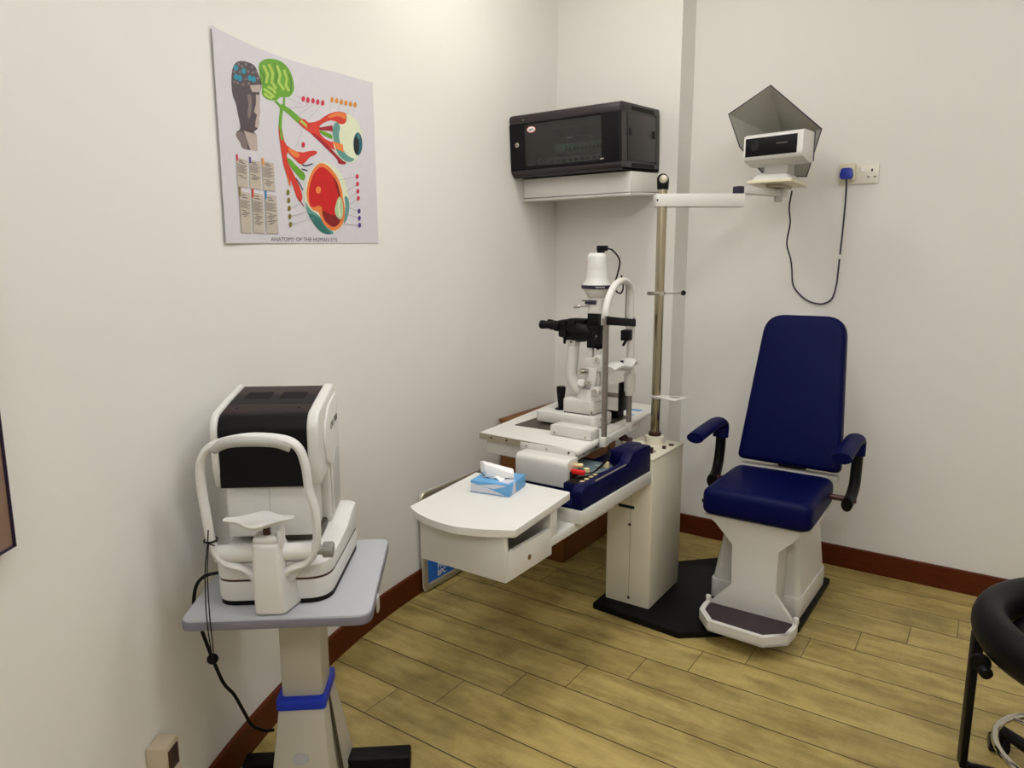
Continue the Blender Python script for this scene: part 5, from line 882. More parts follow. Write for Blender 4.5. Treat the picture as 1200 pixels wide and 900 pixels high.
q = MB(); q.cyl((IX-.022, YS-.03, 1.045), (IX-.040, YS-.066, 1.047), .0125, b=.003); q.cyl((IX-.014, YS-.03, .995), (IX-.01, YS-.075, 1.0), .006); q.cyl((IX+.032, YS-.064, .965), (IX+.032, YS-.072, .965), .012, b=.002); q.cyl((IX-.06, YS-.04, 1.005), (IX+.005, YS-.05, .99), .004); q.cyl((IX+.02, YS-.031, 1.10), (IX+.02, YS-.036, 1.10), .008); q.build('clamp_knobs', 'bright_chrome', SL)
q = MB(); q.box((IX-.002, IX+.016), (YS-.016, YS-.008), (1.01, 1.06), .001); q.build('scale', 'rod', SL)
q = MB(); q.box((IX-.032, IX+.014), (YS-.022, YS+.022), (1.238, 1.296), .003); q.box((IX-.036, IX+.028), (YS-.03, YS+.03), (1.218, 1.243), .004); q.box((IX+.012, IX+.024), (YS-.02, YS+.02), (1.14, 1.225), .002); q.box((IX-.034, IX-.026), (YS-.02, YS+.02), (1.145, 1.225), .002)
q.prism([(IX-.030, 1.145), (IX+.022, 1.145), (IX+.022, 1.168), (IX-.018, 1.196), (IX-.030, 1.196)], YS-.02, YS+.02, 'Y', .001); q.cyl((IX+.01, YS-.02, 1.17), (IX+.01, YS-.034, 1.17), .014, b=.003); q.build('prism_block', 'black_plastic', SL)
q = MB(); q.box((IX-.045, IX+.032), (YS-.03, YS+.03), (1.294, 1.302), .002); q.lathe([(.001, 0), (.034, 0), (.035, .03), (.035, .062), (.040, .066), (.056, .092), (.060, .10), (.001, .10)], (IX, YS, 1.298)); q.build('slit_housing', 'white_metal', SL)
q = MB(); q.box((IX-.035, IX+.016), (YS-.041, YS-.030), (1.333, 1.345), .002); q.box((IX-.05, IX+.02), (YS-.043, YS-.033), (1.346, 1.350), .001); q.build('filter_slider', 'hood_edge', SL)
q = MB(); q.cyl((IX-.034, YS-.01, 1.325), (IX-.075, YS-.02, 1.322), .0045); q.cyl((IX-.070, YS-.018, 1.3225), (IX-.098, YS-.025, 1.321), .008, b=.002); q.build('slit_lever', 'bright_chrome', SL)
q = MB(); q.lathe([(.001, 0), (.0655, 0), (.066, .002), (.066, .015), (.001, .015)], (IX, YS, 1.3985)); bd_ = q.build('lamp_band', 'hood_edge', SL)
q = MB()
for i in range(7):
    t = R(-66+i*5.2); q.box((-.0015, .0015), (-.0004, .0004), (-.002, .002), X=Matrix.Translation((IX+.0662*math.cos(t), YS+.0662*math.sin(t), 1.406)) @ Matrix.Rotation(t+PI/2, 4, 'Z'))
q.build('band_marks', 'paper', bd_)
q = MB(); q.lathe([(.001, 0), (.060, 0), (.057, .006), (.049, .02), (.0455, .034), (.0435, .06), (.043, .066), (.0422, .0665), (.0422, .0675), (.043, .068), (.0425, .115), (.040, .124), (.036, .130), (.033, .134), (.001, .134)], (IX, YS, 1.4135)); lh = q.build('lamp_house', 'white_plastic', SL)
q = MB(); q.box((-.004, .004), (-.0006, .0006), (-.010, .010), .0005, X=Matrix.Translation((IX-.0405, YS-.0145, 1.507)) @ Matrix.Rotation(R(-70), 4, 'Z')); q.build('red_mark', 'red', lh)
q = MB(); q.box((IX+.000, IX+.045), (YS-.012, YS+.012), (1.556, 1.578), .004); q.box((IX+.002, IX+.03), (YS-.01, YS+.01), (1.546, 1.558), .002); q.build('lamp_plug', 'black_plastic', lh)
q = MB(); q.tube([(-1.378, YS, 1.567), (-1.352, YS+.01, 1.556), (-1.326, YS+.02, 1.516), (-1.338, YS+.03, 1.464), (-1.354, YS+.03, 1.41), (-1.341, YS+.03, 1.386), (-1.322, YS+.03, 1.380), (-1.312, YS+.03, 1.40), (-1.314, YS+.03, 1.425)], .0035, 8, 6); q.build('lamp_cable', 'black_plastic', lh)
# chin rest: two posts, arch, head band, chin cup
F_, B_ = Vector((-1.278, 2.52, 0)), Vector((-1.305, 2.81, 0)); cd = (B_-F_).normalized(); nd = Vector((cd.y, -cd.x, 0))
Xk = Matrix((cd, -nd, Vector((0, 0, 1)))).transposed().to_4x4(); Xk.translation = F_
L = (B_-F_).length
CR = MB(Xk)
CR.box((-.02, .02), (-.018, .008), (.771, .812), .003); CR.box((L-.02, L+.02), (-.018, .008), (.771, .815), .003); CR.box((.0, L), (-.016, .006), (.775, .806), .003)
cr = CR.build('chin_rest_bracket', 'white_metal', SL)
q = MB(Xk); q.cyl((0, -.004, .81), (0, -.004, 1.292), .0115); q.build('chin_rest_post', 'rod', cr)
q = MB(Xk); q.cyl((L, -.004, .81), (L, -.004, .94), .0115); q.build('chin_rest_post', 'rod', cr)
q = MB(Xk); q.lathe([(.012, 0), (.019, 0), (.019, .016), (.025, .017), (.025, .095), (.021, .097), (.018, .120), (.001, .121)], (L, -.004, .935)); q.cyl((L, -.004, 1.04), (L, -.004, 1.24), .0165); q.build('chin_rest_sleeve', 'white_metal', cr)
q = MB(Xk); q.tube([(0, 0, 1.29), (.004, 0, 1.322), (.03, 0, 1.366), (.085, 0, 1.410), (.155, 0, 1.431), (.215, 0, 1.430), (.262, 0, 1.412), (.286, 0, 1.378), (.292, 0, 1.33), (L, 0, 1.24)], .0145, 14, 6); q.build('head_arch', 'white_metal', cr)
q = MB(Xk); q.cyl((0, -.002, 1.268), (0, -.002, 1.30), .014); q.build('post_clamp', 'rod', cr)
q = MB(Xk); q.cyl((.17, 0, 1.440), (.17, 0, 1.456), .004); q.build('arch_screw', 'hole', cr)
q = MB(Xk); q.box((L-.006, L+.018), (-.016, .016), (1.175, 1.275), .003); q.build('strap_holder', 'rod', cr)
q = MB(Xk); q.cyl((.232, .0, 1.24), (.232, 0, 1.43), .0035); q.build('target_rod', 'rod', cr)
q = MB(Xk); q.hexa([(-.026, -.024, 1.266), (L+.006, -.024, 1.236), (L+.006, -.014, 1.236), (-.026, -.014, 1.266)], [(-.026, -.024, 1.300), (L+.006, -.024, 1.268), (L+.006, -.014, 1.268), (-.026, -.014, 1.300)], .003); q.build('head_band', 'black_matte', cr)
q = MB(Xk); q.box((L-.070, L-.018), (-.018, .018), (1.180, 1.225), .004); q.cyl((L-.04, 0, 1.185), (L-.08, 0, 1.163), .006); q.build('fixation_target', 'black_plastic', cr)
q = MB(Xk); q.tube([(L, 0, 1.080), (L-.04, -.006, 1.088), (L-.09, -.01, 1.074), (L-.14, -.01, 1.080), (L-.19, -.008, 1.090), (L-.235, -.004, 1.086), (L-.265, 0, 1.080)], .02, 14, 6, flat=(.017, .038, (0, 0, 1))); q.cyl((L-.12, -.01, 1.088), (L-.12, -.01, 1.103), .007, mi=1); q.build('chin_cup', ['white_plastic', 'hole'], cr)
q = MB(); q.box((-1.405, -1.335), (2.775, 2.83), (.865, .985), .004); q.box((-1.407, -1.333), (2.773, 2.80), (.925, .945), .001, mi=1); q.box((-1.335, -1.325), (2.77, 2.835), (.862, .992), .002, mi=2); q.build('transformer', ['white_metal', 'rod', 'black_plastic'], SL)
# printed card lying on the table behind the microscope
q = MB(); q.prism([(-1.50, 3.00), (-1.352, 2.985), (-1.368, 3.16), (-1.52, 3.175)], .8003, .8013, 'Z'); o = q.build('instruction_card', 'paper')
q = MB(); q.box((-1.51, -1.38), (3.105, 3.15), (.8013, .8017)); q.box((-1.40, -1.37), (3.01, 3.03), (.8013, .8017)); bb_ = q.build('card_print', 'box_blue', o)
tag(o, 'white card with blue print lying on the slit lamp table by the pole', 'card')
q = MB(); q.prism([(-1.66, 2.87), (-1.56, 2.875), (-1.565, 2.93), (-1.655, 2.925)], .8003, .8012, 'Z'); tag(q.build('note_card', 'sign_blue'), 'small blue card on the slit lamp table behind the joystick', 'card')

# ================================================================== patient chair
CH = thing('patient_chair', 'navy blue padded examination chair with armrests and white footrest', 'chair', (-.745, 3.05, .028))
q = MB(); q.prism(rpoly([(-.955, 2.965), (-.570, 2.965), (-.556, 3.40), (-.95, 3.40)], .03), .0285, .118, 'Z', .004, ang=50); q.build('base_skirt', 'white_metal', CH)
q = MB(); q.hexa([(x, y, .118) for x, y in rpoly([(-.948, 2.972), (-.577, 2.972), (-.563, 3.393), (-.943, 3.393)], .028)], [(x, y, .50) for x, y in rpoly([(-.89, 3.0), (-.605, 3.0), (-.595, 3.33), (-.885, 3.33)], .028)], .0); q.build('pedestal', 'white_metal', CH)
pl = [(-.935, .479), (-.545, .479), (-.56, .448), (-.627, .378), (-.630, .198), (-.552, .096), (-.892, .096), (-.806, .200), (-.811, .372), (-.885, .45)]
q = MB(); q.prism(pl, 2.775, 2.80, 'Y', .002); q.box((-.80, -.64), (2.80, 2.98), (.10, .46), .004); q.build('front_plate', 'white_metal', CH)
ft = [(-.903, 2.80), (-.906, 2.735), (-.902, 2.680), (-.840, 2.599), (-.623, 2.589), (-.546, 2.658), (-.535, 2.743), (-.542, 2.80)]
fi = [(-.885, 2.80), (-.888, 2.735), (-.883, 2.690), (-.829, 2.620), (-.630, 2.610), (-.563, 2.668), (-.553, 2.745), (-.56, 2.80)]
q = MB()
for i in range(len(ft)-1):
    q.hexa([(*ft[i], .066), (*ft[i+1], .066), (*fi[i+1], .066), (*fi[i], .066)], [(*ft[i], .104), (*ft[i+1], .104), (*fi[i+1], .104), (*fi[i], .104)], .0)
bmesh.ops.remove_doubles(q.bm, verts=q.bm.verts, dist=.0005); q.prism(ft, .064, .072, 'Z')
for p in ((-.897, 2.775), (-.545, 2.775)): q.cyl((*p, .10), (*p, .128), .011, b=.004)
fo = q.build('footrest', 'white_metal', CH)
q = MB(); q.prism(fi, .072, .097, 'Z', .002); q.build('footrest_mat', 'mat_brown', fo)
# seat cushion: rounded slab with a crowned top
def cushion(poly, h, crown, bev):
    """returns vertices of a padded slab in the xy plane (local), thickness h"""
    b = bmesh.new(); A = [b.verts.new((x, y, 0)) for x, y in poly]; B = [b.verts.new((x, y, h)) for x, y in poly]; n = len(A)
    b.faces.new(A[::-1]); b.faces.new(B)
    for i in range(n): b.faces.new((A[i], A[(i+1) % n], B[(i+1) % n], B[i]))
    bmesh.ops.recalc_face_normals(b, faces=b.faces)
    bmesh.ops.bevel(b, geom=[e for e in b.edges if len(e.link_faces) == 2 and e.calc_face_angle(0) > R(60)], offset=bev, segments=5, profile=.5, affect='EDGES', clamp_overlap=True)
    for k in range(1, 12):
        xs_ = min(p[0] for p in poly)+(max(p[0] for p in poly)-min(p[0] for p in poly))*k/12
        bmesh.ops.bisect_plane(b, geom=b.verts[:]+b.edges[:]+b.faces[:], plane_co=(xs_, 0, 0), plane_no=(1, 0, 0))
        ys_ = min(p[1] for p in poly)+(max(p[1] for p in poly)-min(p[1] for p in poly))*k/12
        bmesh.ops.bisect_plane(b, geom=b.verts[:]+b.edges[:]+b.faces[:], plane_co=(0, ys_, 0), plane_no=(0, 1, 0))
    x0, x1 = min(p[0] for p in poly), max(p[0] for p in poly); y0, y1 = min(p[1] for p in poly), max(p[1] for p in poly)
    for v in b.verts:
        u, w = (v.co.x-x0)/(x1-x0)*2-1, (v.co.y-y0)/(y1-y0)*2-1
        if v.co.z > h*.5: v.co.z += crown*(1-u*u)*(1-w*w)
    return b
b = cushion(rpoly([(-.938, 2.742), (-.508, 2.736), (-.508, 3.20), (-.935, 3.20)], [.04, .05, .06, .06], 6), .112, .010, .03)
q = MB(); q._take(b, 0, Matrix.Translation((0, 0, .486)))
q.build('seat', 'leather', CH, 60)
q = MB(); q.box((-.93, -.515), (2.80, 3.23), (.476, .487), .002); q.build('seat_pan', 'white_metal', CH)
# backrest, tilted back
Bx = basis((-.712, 3.205, .622), (1, 0, 0), Vector((0, .22, .976)).normalized())   # z points to the room
bp_ = rpoly([(-.215, 0), (.222, -.006), (.178, .665), (-.158, .665)], [.03, .03, .085, .085], 8)
if Bx.to_3x3().col[2].y > 0: Bx = Bx @ Matrix.Translation((0, 0, -.04))
b = cushion(bp_, .075, .012, .028)
q = MB(); zdir = Bx.to_3x3().col[2]
q._take(b, 0, Bx @ Matrix.Translation((0, 0, -.035)))
q.build('backrest', 'leather', CH, 60)
q = MB(Bx); q.prism(rpoly([(-.20, .012), (.205, .012), (.165, .64), (-.145, .64)], .07, 6), -.045, -.034, 'Z', .002); q.box((-.05, .07), (-.14, .30), (-.064, -.045), .004); q.build('back_shell', 'black_plastic', CH)
q = MB(); q.box((-.915, -.50), (3.19, 3.235), (.575, .603), .003); q.box((-.79, -.64), (3.23, 3.30), (.48, .60), .004); q.build('back_bracket', 'white_metal', CH)
for s in (-1, 1):
    xc = -.72+s*.285
    q = MB(); q.tube([(xc, 3.17, .715), (xc, 3.175, .765), (xc, 3.15, .788), (xc, 3.10, .795), (xc, 2.98, .790), (xc, 2.87, .783), (xc, 2.83, .778)], .03, 16, 6, flat=(.023, .036, (0, 0, 1))); ar = q.build('armrest_pad', 'leather', CH, 60)
    q = MB(); q.tube([(xc+s*.004, 3.185, .775), (xc+s*.004, 3.19, .72), (xc+s*.004, 3.185, .65), (xc+s*.004, 3.165, .585), (xc+s*.0, 3.12, .545), (xc-s*.004, 3.06, .53)], .03, 14, 6, flat=(.033, .022, (0, 1, .0))); q.build('armrest_bracket', 'black_plastic', ar)
    q = MB(); q.cyl((xc, 3.09, .545), (xc-s*.085, 3.09, .545), .012); q.cyl((xc+s*.012, 3.10, .538), (xc+s*.026, 3.10, .538), .009, b=.002); q.build('hinge_bolt', 'maroon_metal', ar)
q = MB(); q.cyl((-.93, 2.90, .496), (-.985, 2.90, .490), .009, b=.003); q.build('release_lever', 'black_plastic', CH)

# ================================================================== chart projector on the tray
PJ = thing('chart_projector', 'white chart projector with black window and grey folded light hood on the wall arm tray', 'projector', (-.87, 3.34, 1.8597))
q = MB(); q.hexa([(-.950, 3.235, 1.8598), (-.780, 3.235, 1.8598), (-.780, 3.49, 1.8598), (-.950, 3.49, 1.8598)], [(-.925, 3.27, 1.893), (-.81, 3.27, 1.893), (-.81, 3.455, 1.893), (-.925, 3.455, 1.893)], .008); q.build('foot', 'white_plastic', PJ)
q = MB(); q.box((-.90, -.80), (3.26, 3.38), (1.885, 1.94), .006); q.build('neck', 'grey_plastic', PJ)
Xr = Matrix.Translation((-.838, 3.30, 1.99)) @ Matrix.Rotation(R(-8), 4, 'Z')
q = MB(Xr); pf = [(-.085, .060), (-.105, .052), (-.108, -.034), (-.098, -.050), (-.03, -.068), (.02, -.066), (.03, -.055), (.03, .052), (.02, .060)]
q.prism(pf, -.129, .129, 'X', .005, ang=25); bo = q.build('housing', 'white_plastic', PJ)
q = MB(Xr); q.box((-.118, .104), (-.110, -.104), (-.034, .042), .002); wn_ = q.build('window', 'black_plastic', bo)
q = MB(Xr); q.cyl((-.074, -.110, .006), (-.074, -.1115, .006), .024, b=.001); q.cyl((-.074, -.111, .006), (-.074, -.1125, .006), .018, mi=1); q.build('lens', ['rack_door', 'hole'], wn_)
q = MB(Xr); q.box((.018, .066), (-.1107, -.1095), (.010, .0125)); q.build('slot', 'rod', wn_)
q = MB(Xr); q.box((-.131, .131), (.012, .020), (-.06, .062), .001); q.build('seam', 'hood_edge', bo)
Vh = dict(A=(-.906, 3.31, 2.264), L=(-1.07, 3.27, 2.156), L2=(-1.032, 3.33, 2.022), L3=(-.943, 3.44, 1.900), R=(-.708, 3.42, 2.079), R2=(-.771, 3.48, 1.889), B=(-.90, 3.56, 2.07), D=(-.86, 3.56, 1.93))
k_ = list(Vh); vi = {k: i for i, k in enumerate(k_)}
fs = [('A', 'L', 'B'), ('L', 'L2', 'B'), ('L2', 'L3', 'D', 'B'), ('A', 'B', 'R'), ('R', 'B', 'D'), ('R', 'D', 'R2'), ('L3', 'R2', 'D')]
q = MB(); q.mesh([Vh[k] for k in k_], [[vi[k] for k in f] for f in fs], thick=.003); hd = q.build('light_hood', 'hood', PJ, 15)
q = MB(); q.tube([Vh['L3'], Vh['L2'], Vh['L'], Vh['A'], Vh['R'], Vh['R2'], Vh['L3']], .0032, 6); q.tube([Vh['A'], tuple((Vector(Vh['A'])*.35+Vector(Vh['B'])*.65))], .0028, 6); q.build('hood_binding', 'hood_edge', hd)

# ================================================================== socket, adaptor, plug, cable on the right wall
SK = thing('wall_socket', 'white double wall socket with one free outlet on the right wall', 'socket', (-.59, YR, 1.905))
q = MB(); q.prism(rpoly([(-.674, 1.864), (-.508, 1.864), (-.508, 1.956), (-.674, 1.956)], .006), YR-.009, YR-.0005, 'Y', .003, ang=50); q.build('face_plate', 'socket', SK)
q = MB(); q.box((-.583, -.566), (YR-.0125, YR-.009), (1.918, 1.940), .002); q.build('switch', 'tissue', SK)
q = MB(); q.box((-.541, -.534), (YR-.0094, YR-.0088), (1.918, 1.930)); q.box((-.556, -.546), (YR-.0094, YR-.0088), (1.892, 1.897)); q.box((-.529, -.519), (YR-.0094, YR-.0088), (1.892, 1.897)); q.build('pin_holes', 'hole', SK)
q = MB(); q.prism(rpoly([(-.672, 1.880), (-.603, 1.880), (-.603, 1.958), (-.672, 1.958)], .008), YR-.048, YR-.0092, 'Y', .004, ang=50); o = q.build('plug_adaptor', 'adaptor'); origin(o, (-.637, YR-.009, 1.88)); tag(o, 'cream travel adaptor pushed into the left outlet of the wall socket', 'adaptor')
PG = thing('mains_plug', 'blue three-pin plug in the cream adaptor at the wall socket', 'plug', (-.636, YR-.048, 1.905))
q = MB(); q.hexa([(x, YR-.0485, z) for x, z in rpoly([(-.660, 1.884), (-.612, 1.884), (-.606, 1.90), (-.614, 1.936), (-.658, 1.936), (-.666, 1.90)], .01)], [(-.636+(x+.636)*.9, YR-.082, 1.908+(z-1.908)*.92) for x, z in rpoly([(-.660, 1.884), (-.612, 1.884), (-.606, 1.90), (-.614, 1.936), (-.658, 1.936), (-.666, 1.90)], .01)], .004); q.build('body', 'plug_blue', PG)
CB = thing('power_cable', 'dark cable looping down the right wall from the projector tray to the blue plug', 'cable', (-.7, 3.66, 1.31))
pts = [(-.835, 3.50, 1.832), (-.850, 3.53, 1.76), (-.858, 3.60, 1.693), (-.882, 3.66, 1.60), (-.868, 3.69, 1.53), (-.859, 3.695, 1.477), (-.85, 3.70, 1.40), (-.815, 3.703, 1.352), (-.774, 3.703, 1.322), (-.735, 3.703, 1.310), (-.70, 3.703, 1.312), (-.668, 3.703, 1.336), (-.652, 3.70, 1.40), (-.648, 3.70, 1.48), (-.645, 3.695, 1.545), (-.640, 3.69, 1.655), (-.634, 3.67, 1.771), (-.632, 3.655, 1.845), (-.634, 3.65, 1.886)]
q = MB(); q.tube(pts, .0038, 8, 6); q.build('flex', 'hood_edge', CB)
q = MB(); q.cyl((-.6485, 3.697, 1.525), (-.6455, 3.695, 1.545), .0062); q.build('cable_tag', 'paper', CB)

LAMPS_AND_FILLS = [(-1.35, 2.5, 13, 0), (-.6, .5, 12, 1), (1.4, 2.6, 14, 1), (.2, 1.35, 18, 1), (.4, -1.0, 34, 1)]; FILL_POWER = 7  # last pair: unseen fill lights added to lift the back wall and floor
EXPOSURE = .05

# ================================================================== motorised table and autorefractor (turned frame: u right, v deep)
ya = R(-38.9)
dv = Vector((math.sin(ya), math.cos(ya), 0)); ru = Vector((math.cos(ya), -math.sin(ya), 0))
FM = Matrix((ru, dv, Vector((0, 0, 1)))).transposed().to_4x4()
IT = thing('instrument_table', 'pale grey motorised instrument table with blue collar and black foot by the left wall', 'table', None, X=FM @ Matrix.Translation((-.43, 1.85, 0)))
def fb(): return MB(FM)
q = fb(); q.prism(rpoly([(-.655, 1.597), (-.213, 1.592), (-.213, 2.072), (-.655, 2.06)], [.03, .04, .03, .03], 6), .652, .68, 'Z', .004, ang=50); tt = q.build('table_top', 'table_grey', IT)
q = fb(); q.prism(rpoly([(-.6565, 1.5955), (-.2115, 1.5905), (-.2115, 2.0735), (-.6565, 2.0615)], [.03, .04, .03, .03], 6), .653, .675, 'Z', .002, ang=50); q.build('edge_band', 'edge_grey', tt)
q = fb(); q.box((-.212, -.206), (1.70, 1.73), (.628, .668), .002); q.build('switch', 'grey_plastic', IT)
q = fb(); q.tube([(-.42, 1.66, .651), (-.38, 1.66, .638), (-.33, 1.67, .632), (-.28, 1.69, .651)], .003, 8, 6); q.build('under_cable', 'cable_grey', IT)
q = fb(); q.box((-.488, -.376), (1.805, 1.915), (.33, .652), .012); q.build('lifting_column', 'column_grey', IT)
q = fb(); q.prism(rpoly([(-.50, 1.785), (-.368, 1.785), (-.366, 1.945), (-.50, 1.945)], .012), .310, .341, 'Z', .003, ang=50); q.build('collar', 'royal', IT)
q = fb(); q.hexa([(-.525, 1.745, .03), (-.352, 1.745, .03), (-.328, 1.99, .03), (-.525, 1.99, .03)], [(-.495, 1.79, .310), (-.373, 1.79, .310), (-.370, 1.94, .310), (-.495, 1.94, .310)], .006); lc = q.build('lower_column', 'column_grey', IT)
q = fb(); q.hexa([(-.3385, 1.83, .03), (-.3325, 1.83, .03), (-.3295, 1.842, .03), (-.335, 1.842, .03)], [(-.3745, 1.85, .309), (-.3685, 1.85, .309), (-.3683, 1.86, .309), (-.374, 1.86, .309)]); q.build('groove', 'steel_dark', lc)
q = fb(); q.lathe([(.001, 0), (1, 0), (.96, .0015), (.001, .002)], (0, 0, 0), X=Matrix.Translation((-.436, 1.7665, .178)) @ Matrix.Rotation(R(81), 4, 'X') @ Matrix.Diagonal((.021, .017, 1, 1))); q.build('badge', 'table_grey', lc)
q = fb(); q.box((-.645, -.155), (1.915, 1.975), (.0, .055), .006); q.box((-.475, -.395), (1.62, 2.16), (0, .03), .004); q.build('foot', 'black_plastic', IT)
q = fb(); q.box((-.30, -.156), (1.913, 1.916), (.012, .052)); q.build('foot_cover', 'black_matte', IT)

AR = thing('autorefractor', 'white autorefractor with black front, chin rest and forehead arch on the grey table', 'autorefractor', None, X=FM @ Matrix.Translation((-.46, 1.83, .6805)))
fp = rpoly([(-.592, 1.662), (-.318, 1.662), (-.296, 2.03), (-.60, 2.03)], [.05, .06, .04, .04], 7)
q = fb(); q.prism(fp, .690, .744, 'Z', .008, ang=50); ba = q.build('base', 'white_plastic', AR)
q = fb(); q.prism([(x*.985-.006, y*.985+.027) for x, y in fp], .6806, .692, 'Z'); q.build('base_foot', 'black_plastic', AR)
q = fb(); q.prism([(x*.99-.004, y*.99+.018) for x, y in fp], .742, .748, 'Z'); q.build('seam', 'maroon_metal', ba)
# upper shell: footprint cut to a profile that rises at the back
b = bmesh.new(); n = len(fp)
def prof(y):
    pts_ = [(1.62, .772), (1.70, .784), (1.80, .788), (1.88, .792), (1.94, .812), (1.98, .820), (2.04, .818)]
    for (a0, h0), (a1, h1) in zip(pts_, pts_[1:]):
        if y <= a1: return h0+(h1-h0)*max(0, (y-a0))/(a1-a0)
    return pts_[-1][1]
A = [b.verts.new((x, y, .747)) for x, y in fp]; B = [b.verts.new((x, y, .80)) for x, y in fp]
b.faces.new(A[::-1]); b.faces.new(B)
for i in range(n): b.faces.new((A[i], A[(i+1) % n], B[(i+1) % n], B[i]))
for y in [1.68+.02*i for i in range(18)]: bmesh.ops.bisect_plane(b, geom=b.verts[:]+b.edges[:]+b.faces[:], plane_co=(0, y, 0), plane_no=(0, 1, 0))
for v in b.verts:
    if v.co.z > .79: v.co.z = prof(v.co.y)
bmesh.ops.recalc_face_normals(b, faces=b.faces)
bmesh.ops.bevel(b, geom=[e for e in b.edges if len(e.link_faces) == 2 and e.calc_face_angle(0) > R(60)], offset=.010, segments=3, profile=.5, affect='EDGES', clamp_overlap=True)
q = fb(); q._take(b, 0); q.build('upper_base', 'white_plastic', AR, 50)
q = fb(); q.box((-.54, -.36), (1.80, 1.98), (.79, .815), .004); q.build('slide', 'steel_dark', AR)
# measuring head
q = fb(); q.prism(rpoly([(-.592, 1.785), (-.372, 1.785), (-.372, 2.015), (-.592, 2.015)], .012), .808, .958, 'Z', .006, ang=50); he = q.build('head_lower', 'white_plastic', AR)
q = fb(); q.box((-.483, -.4815), (1.7838, 1.787), (.812, .945)); q.build('head_seam', 'grey_plastic', he)
# black front and top cover
outer = [(1.770, .945), (1.768, 1.085)]+[(1.768+.045-.045*math.cos(t), 1.085+.045*math.sin(t)) for t in [PI/2*i/8 for i in range(1, 9)]]+[(1.88, 1.143), (2.02, 1.162), (2.03, 1.155), (2.03, .945)]
q = fb(); q.prism(outer, -.596, -.376, 'X', .0, ang=50); cv = q.build('front_cover', 'black_plastic', AR)
ptop = lambda v: 1.1335+(v-1.82)*.142
q = fb(); q.hexa([(-.594, 1.808, ptop(1.81)-.004), (-.378, 1.808, ptop(1.81)-.004), (-.378, 2.018, 1.155), (-.594, 2.018, 1.155)], [(-.594, 1.815, ptop(1.815)), (-.378, 1.815, ptop(1.815)), (-.378, 2.018, 1.1625), (-.594, 2.018, 1.1625)]); tc_ = q.build('top_plate', 'dark_brown', AR)
for u0 in (-.567, -.475):
    q = fb(); q.hexa([(u0, 1.875, ptop(1.875)-.002), (u0+.068, 1.875, ptop(1.875)-.002), (u0+.068, 1.965, ptop(1.965)-.002), (u0, 1.965, ptop(1.965)-.002)], [(u0, 1.875, ptop(1.875)+.0008), (u0+.068, 1.875, ptop(1.875)+.0008), (u0+.068, 1.965, ptop(1.965)+.0008), (u0, 1.965, ptop(1.965)+.0008)]); q.build('vent_grille', 'black_matte', tc_)
for u in (-.565, -.408):
    q = fb(); q.cyl((u, 1.838, ptop(1.838)-.002), (u, 1.838, ptop(1.838)+.0012), .004, n=12); q.build('screw', 'hole', tc_)
side = [(1.776, .945), (1.762, 1.00), (1.760, 1.085)]+[(1.760+.052-.052*math.cos(t), 1.085+.053*math.sin(t)) for t in [PI/2*i/8 for i in range(1, 9)]]+[(1.88, 1.150), (2.02, 1.170), (2.035, 1.12), (2.05, .98), (2.03, .80), (1.90, .80), (1.885, .955)]
q = fb(); q.prism(side, -.612, -.595, 'X', .005, ang=40); q.build('side_panel', 'white_plastic', AR)
q = fb(); q.prism(side, -.377, -.348, 'X', .008, 3, ang=40); sp2 = q.build('side_panel', 'white_plastic', AR)
q = fb(); q.prism([(1.83, 1.05), (1.845, 1.09), (1.90, 1.128), (2.02, 1.145), (2.035, .98), (2.02, .82), (1.91, .82), (1.905, .965), (1.85, .985)], -.349, -.3425, 'X', .004, ang=40); q.build('side_inset', 'white_plastic', sp2)
q = fb(); q.prism([(1.925, .83), (1.918, .965), (1.955, 1.0), (2.01, .99), (2.0, .83)], -.3426, -.340, 'X', .001); q.build('hatch', 'grey_plastic', sp2)
Xtx = Matrix.Translation((-.3424, 1.957, 1.072)) @ Matrix(((0, 0, 1, 0), (1, 0, 0, 0), (0, 1, 0, 0), (0, 0, 0, 1))) @ Matrix.Rotation(R(5), 4, 'Z')
b = text_bm('CRK 7000', .026, Xtx, .0006); me = bpy.data.meshes.new('tmp'); b.to_mesh(me); b.free(); q = fb(); q.bm.from_mesh(me); q.build('lettering', 'steel_dark', sp2)
# chin rest
VV = 1.632
q = fb(); q.hexa([(-.484, 1.602, .681), (-.413, 1.602, .681), (-.383, 1.675, .681), (-.484, 1.675, .681)], [(-.484, 1.605, .858), (-.422, 1.605, .858), (-.415, 1.665, .858), (-.484, 1.665, .858)], .010, 3); ch = q.build('chin_rest_column', 'white_plastic', AR)
q = fb(); q.box((-.48, -.425), (1.609, 1.66), (.856, .873), .004); q.box((-.425, -.415), (1.615, 1.655), (.84, .885), .003); q.build('column_cap', 'white_plastic', ch)
q = fb(); q.cyl((-.452, VV, .87), (-.452, VV, .905), .0085); q.build('chin_rod', 'maroon_metal', ch)
b = bmesh.new(); bmesh.ops.create_uvsphere(b, u_segments=48, v_segments=24, radius=1)
for v in b.verts:
    x, y, z = v.co; e = abs(x)
    v.co = Vector((-.468+.081*x, VV-.002+y/max(.2, math.sqrt(max(0, 1-e*e)))*(.011+.046*math.exp(-(x/.46)**2)), .911+(.0105 if z > 0 else .017)*z*(1-.35*e)+.003*e*e-(.008*(1-x*x-y*y) if z > 0 else 0)))
q = fb(); q._take(b, 0); q.lathe([(.001, 0), (.018, .002), (.030, .010), (.001, .012)], (-.455, VV-.004, .893)); q.build('chin_cup', 'white_plastic', ch, 60)
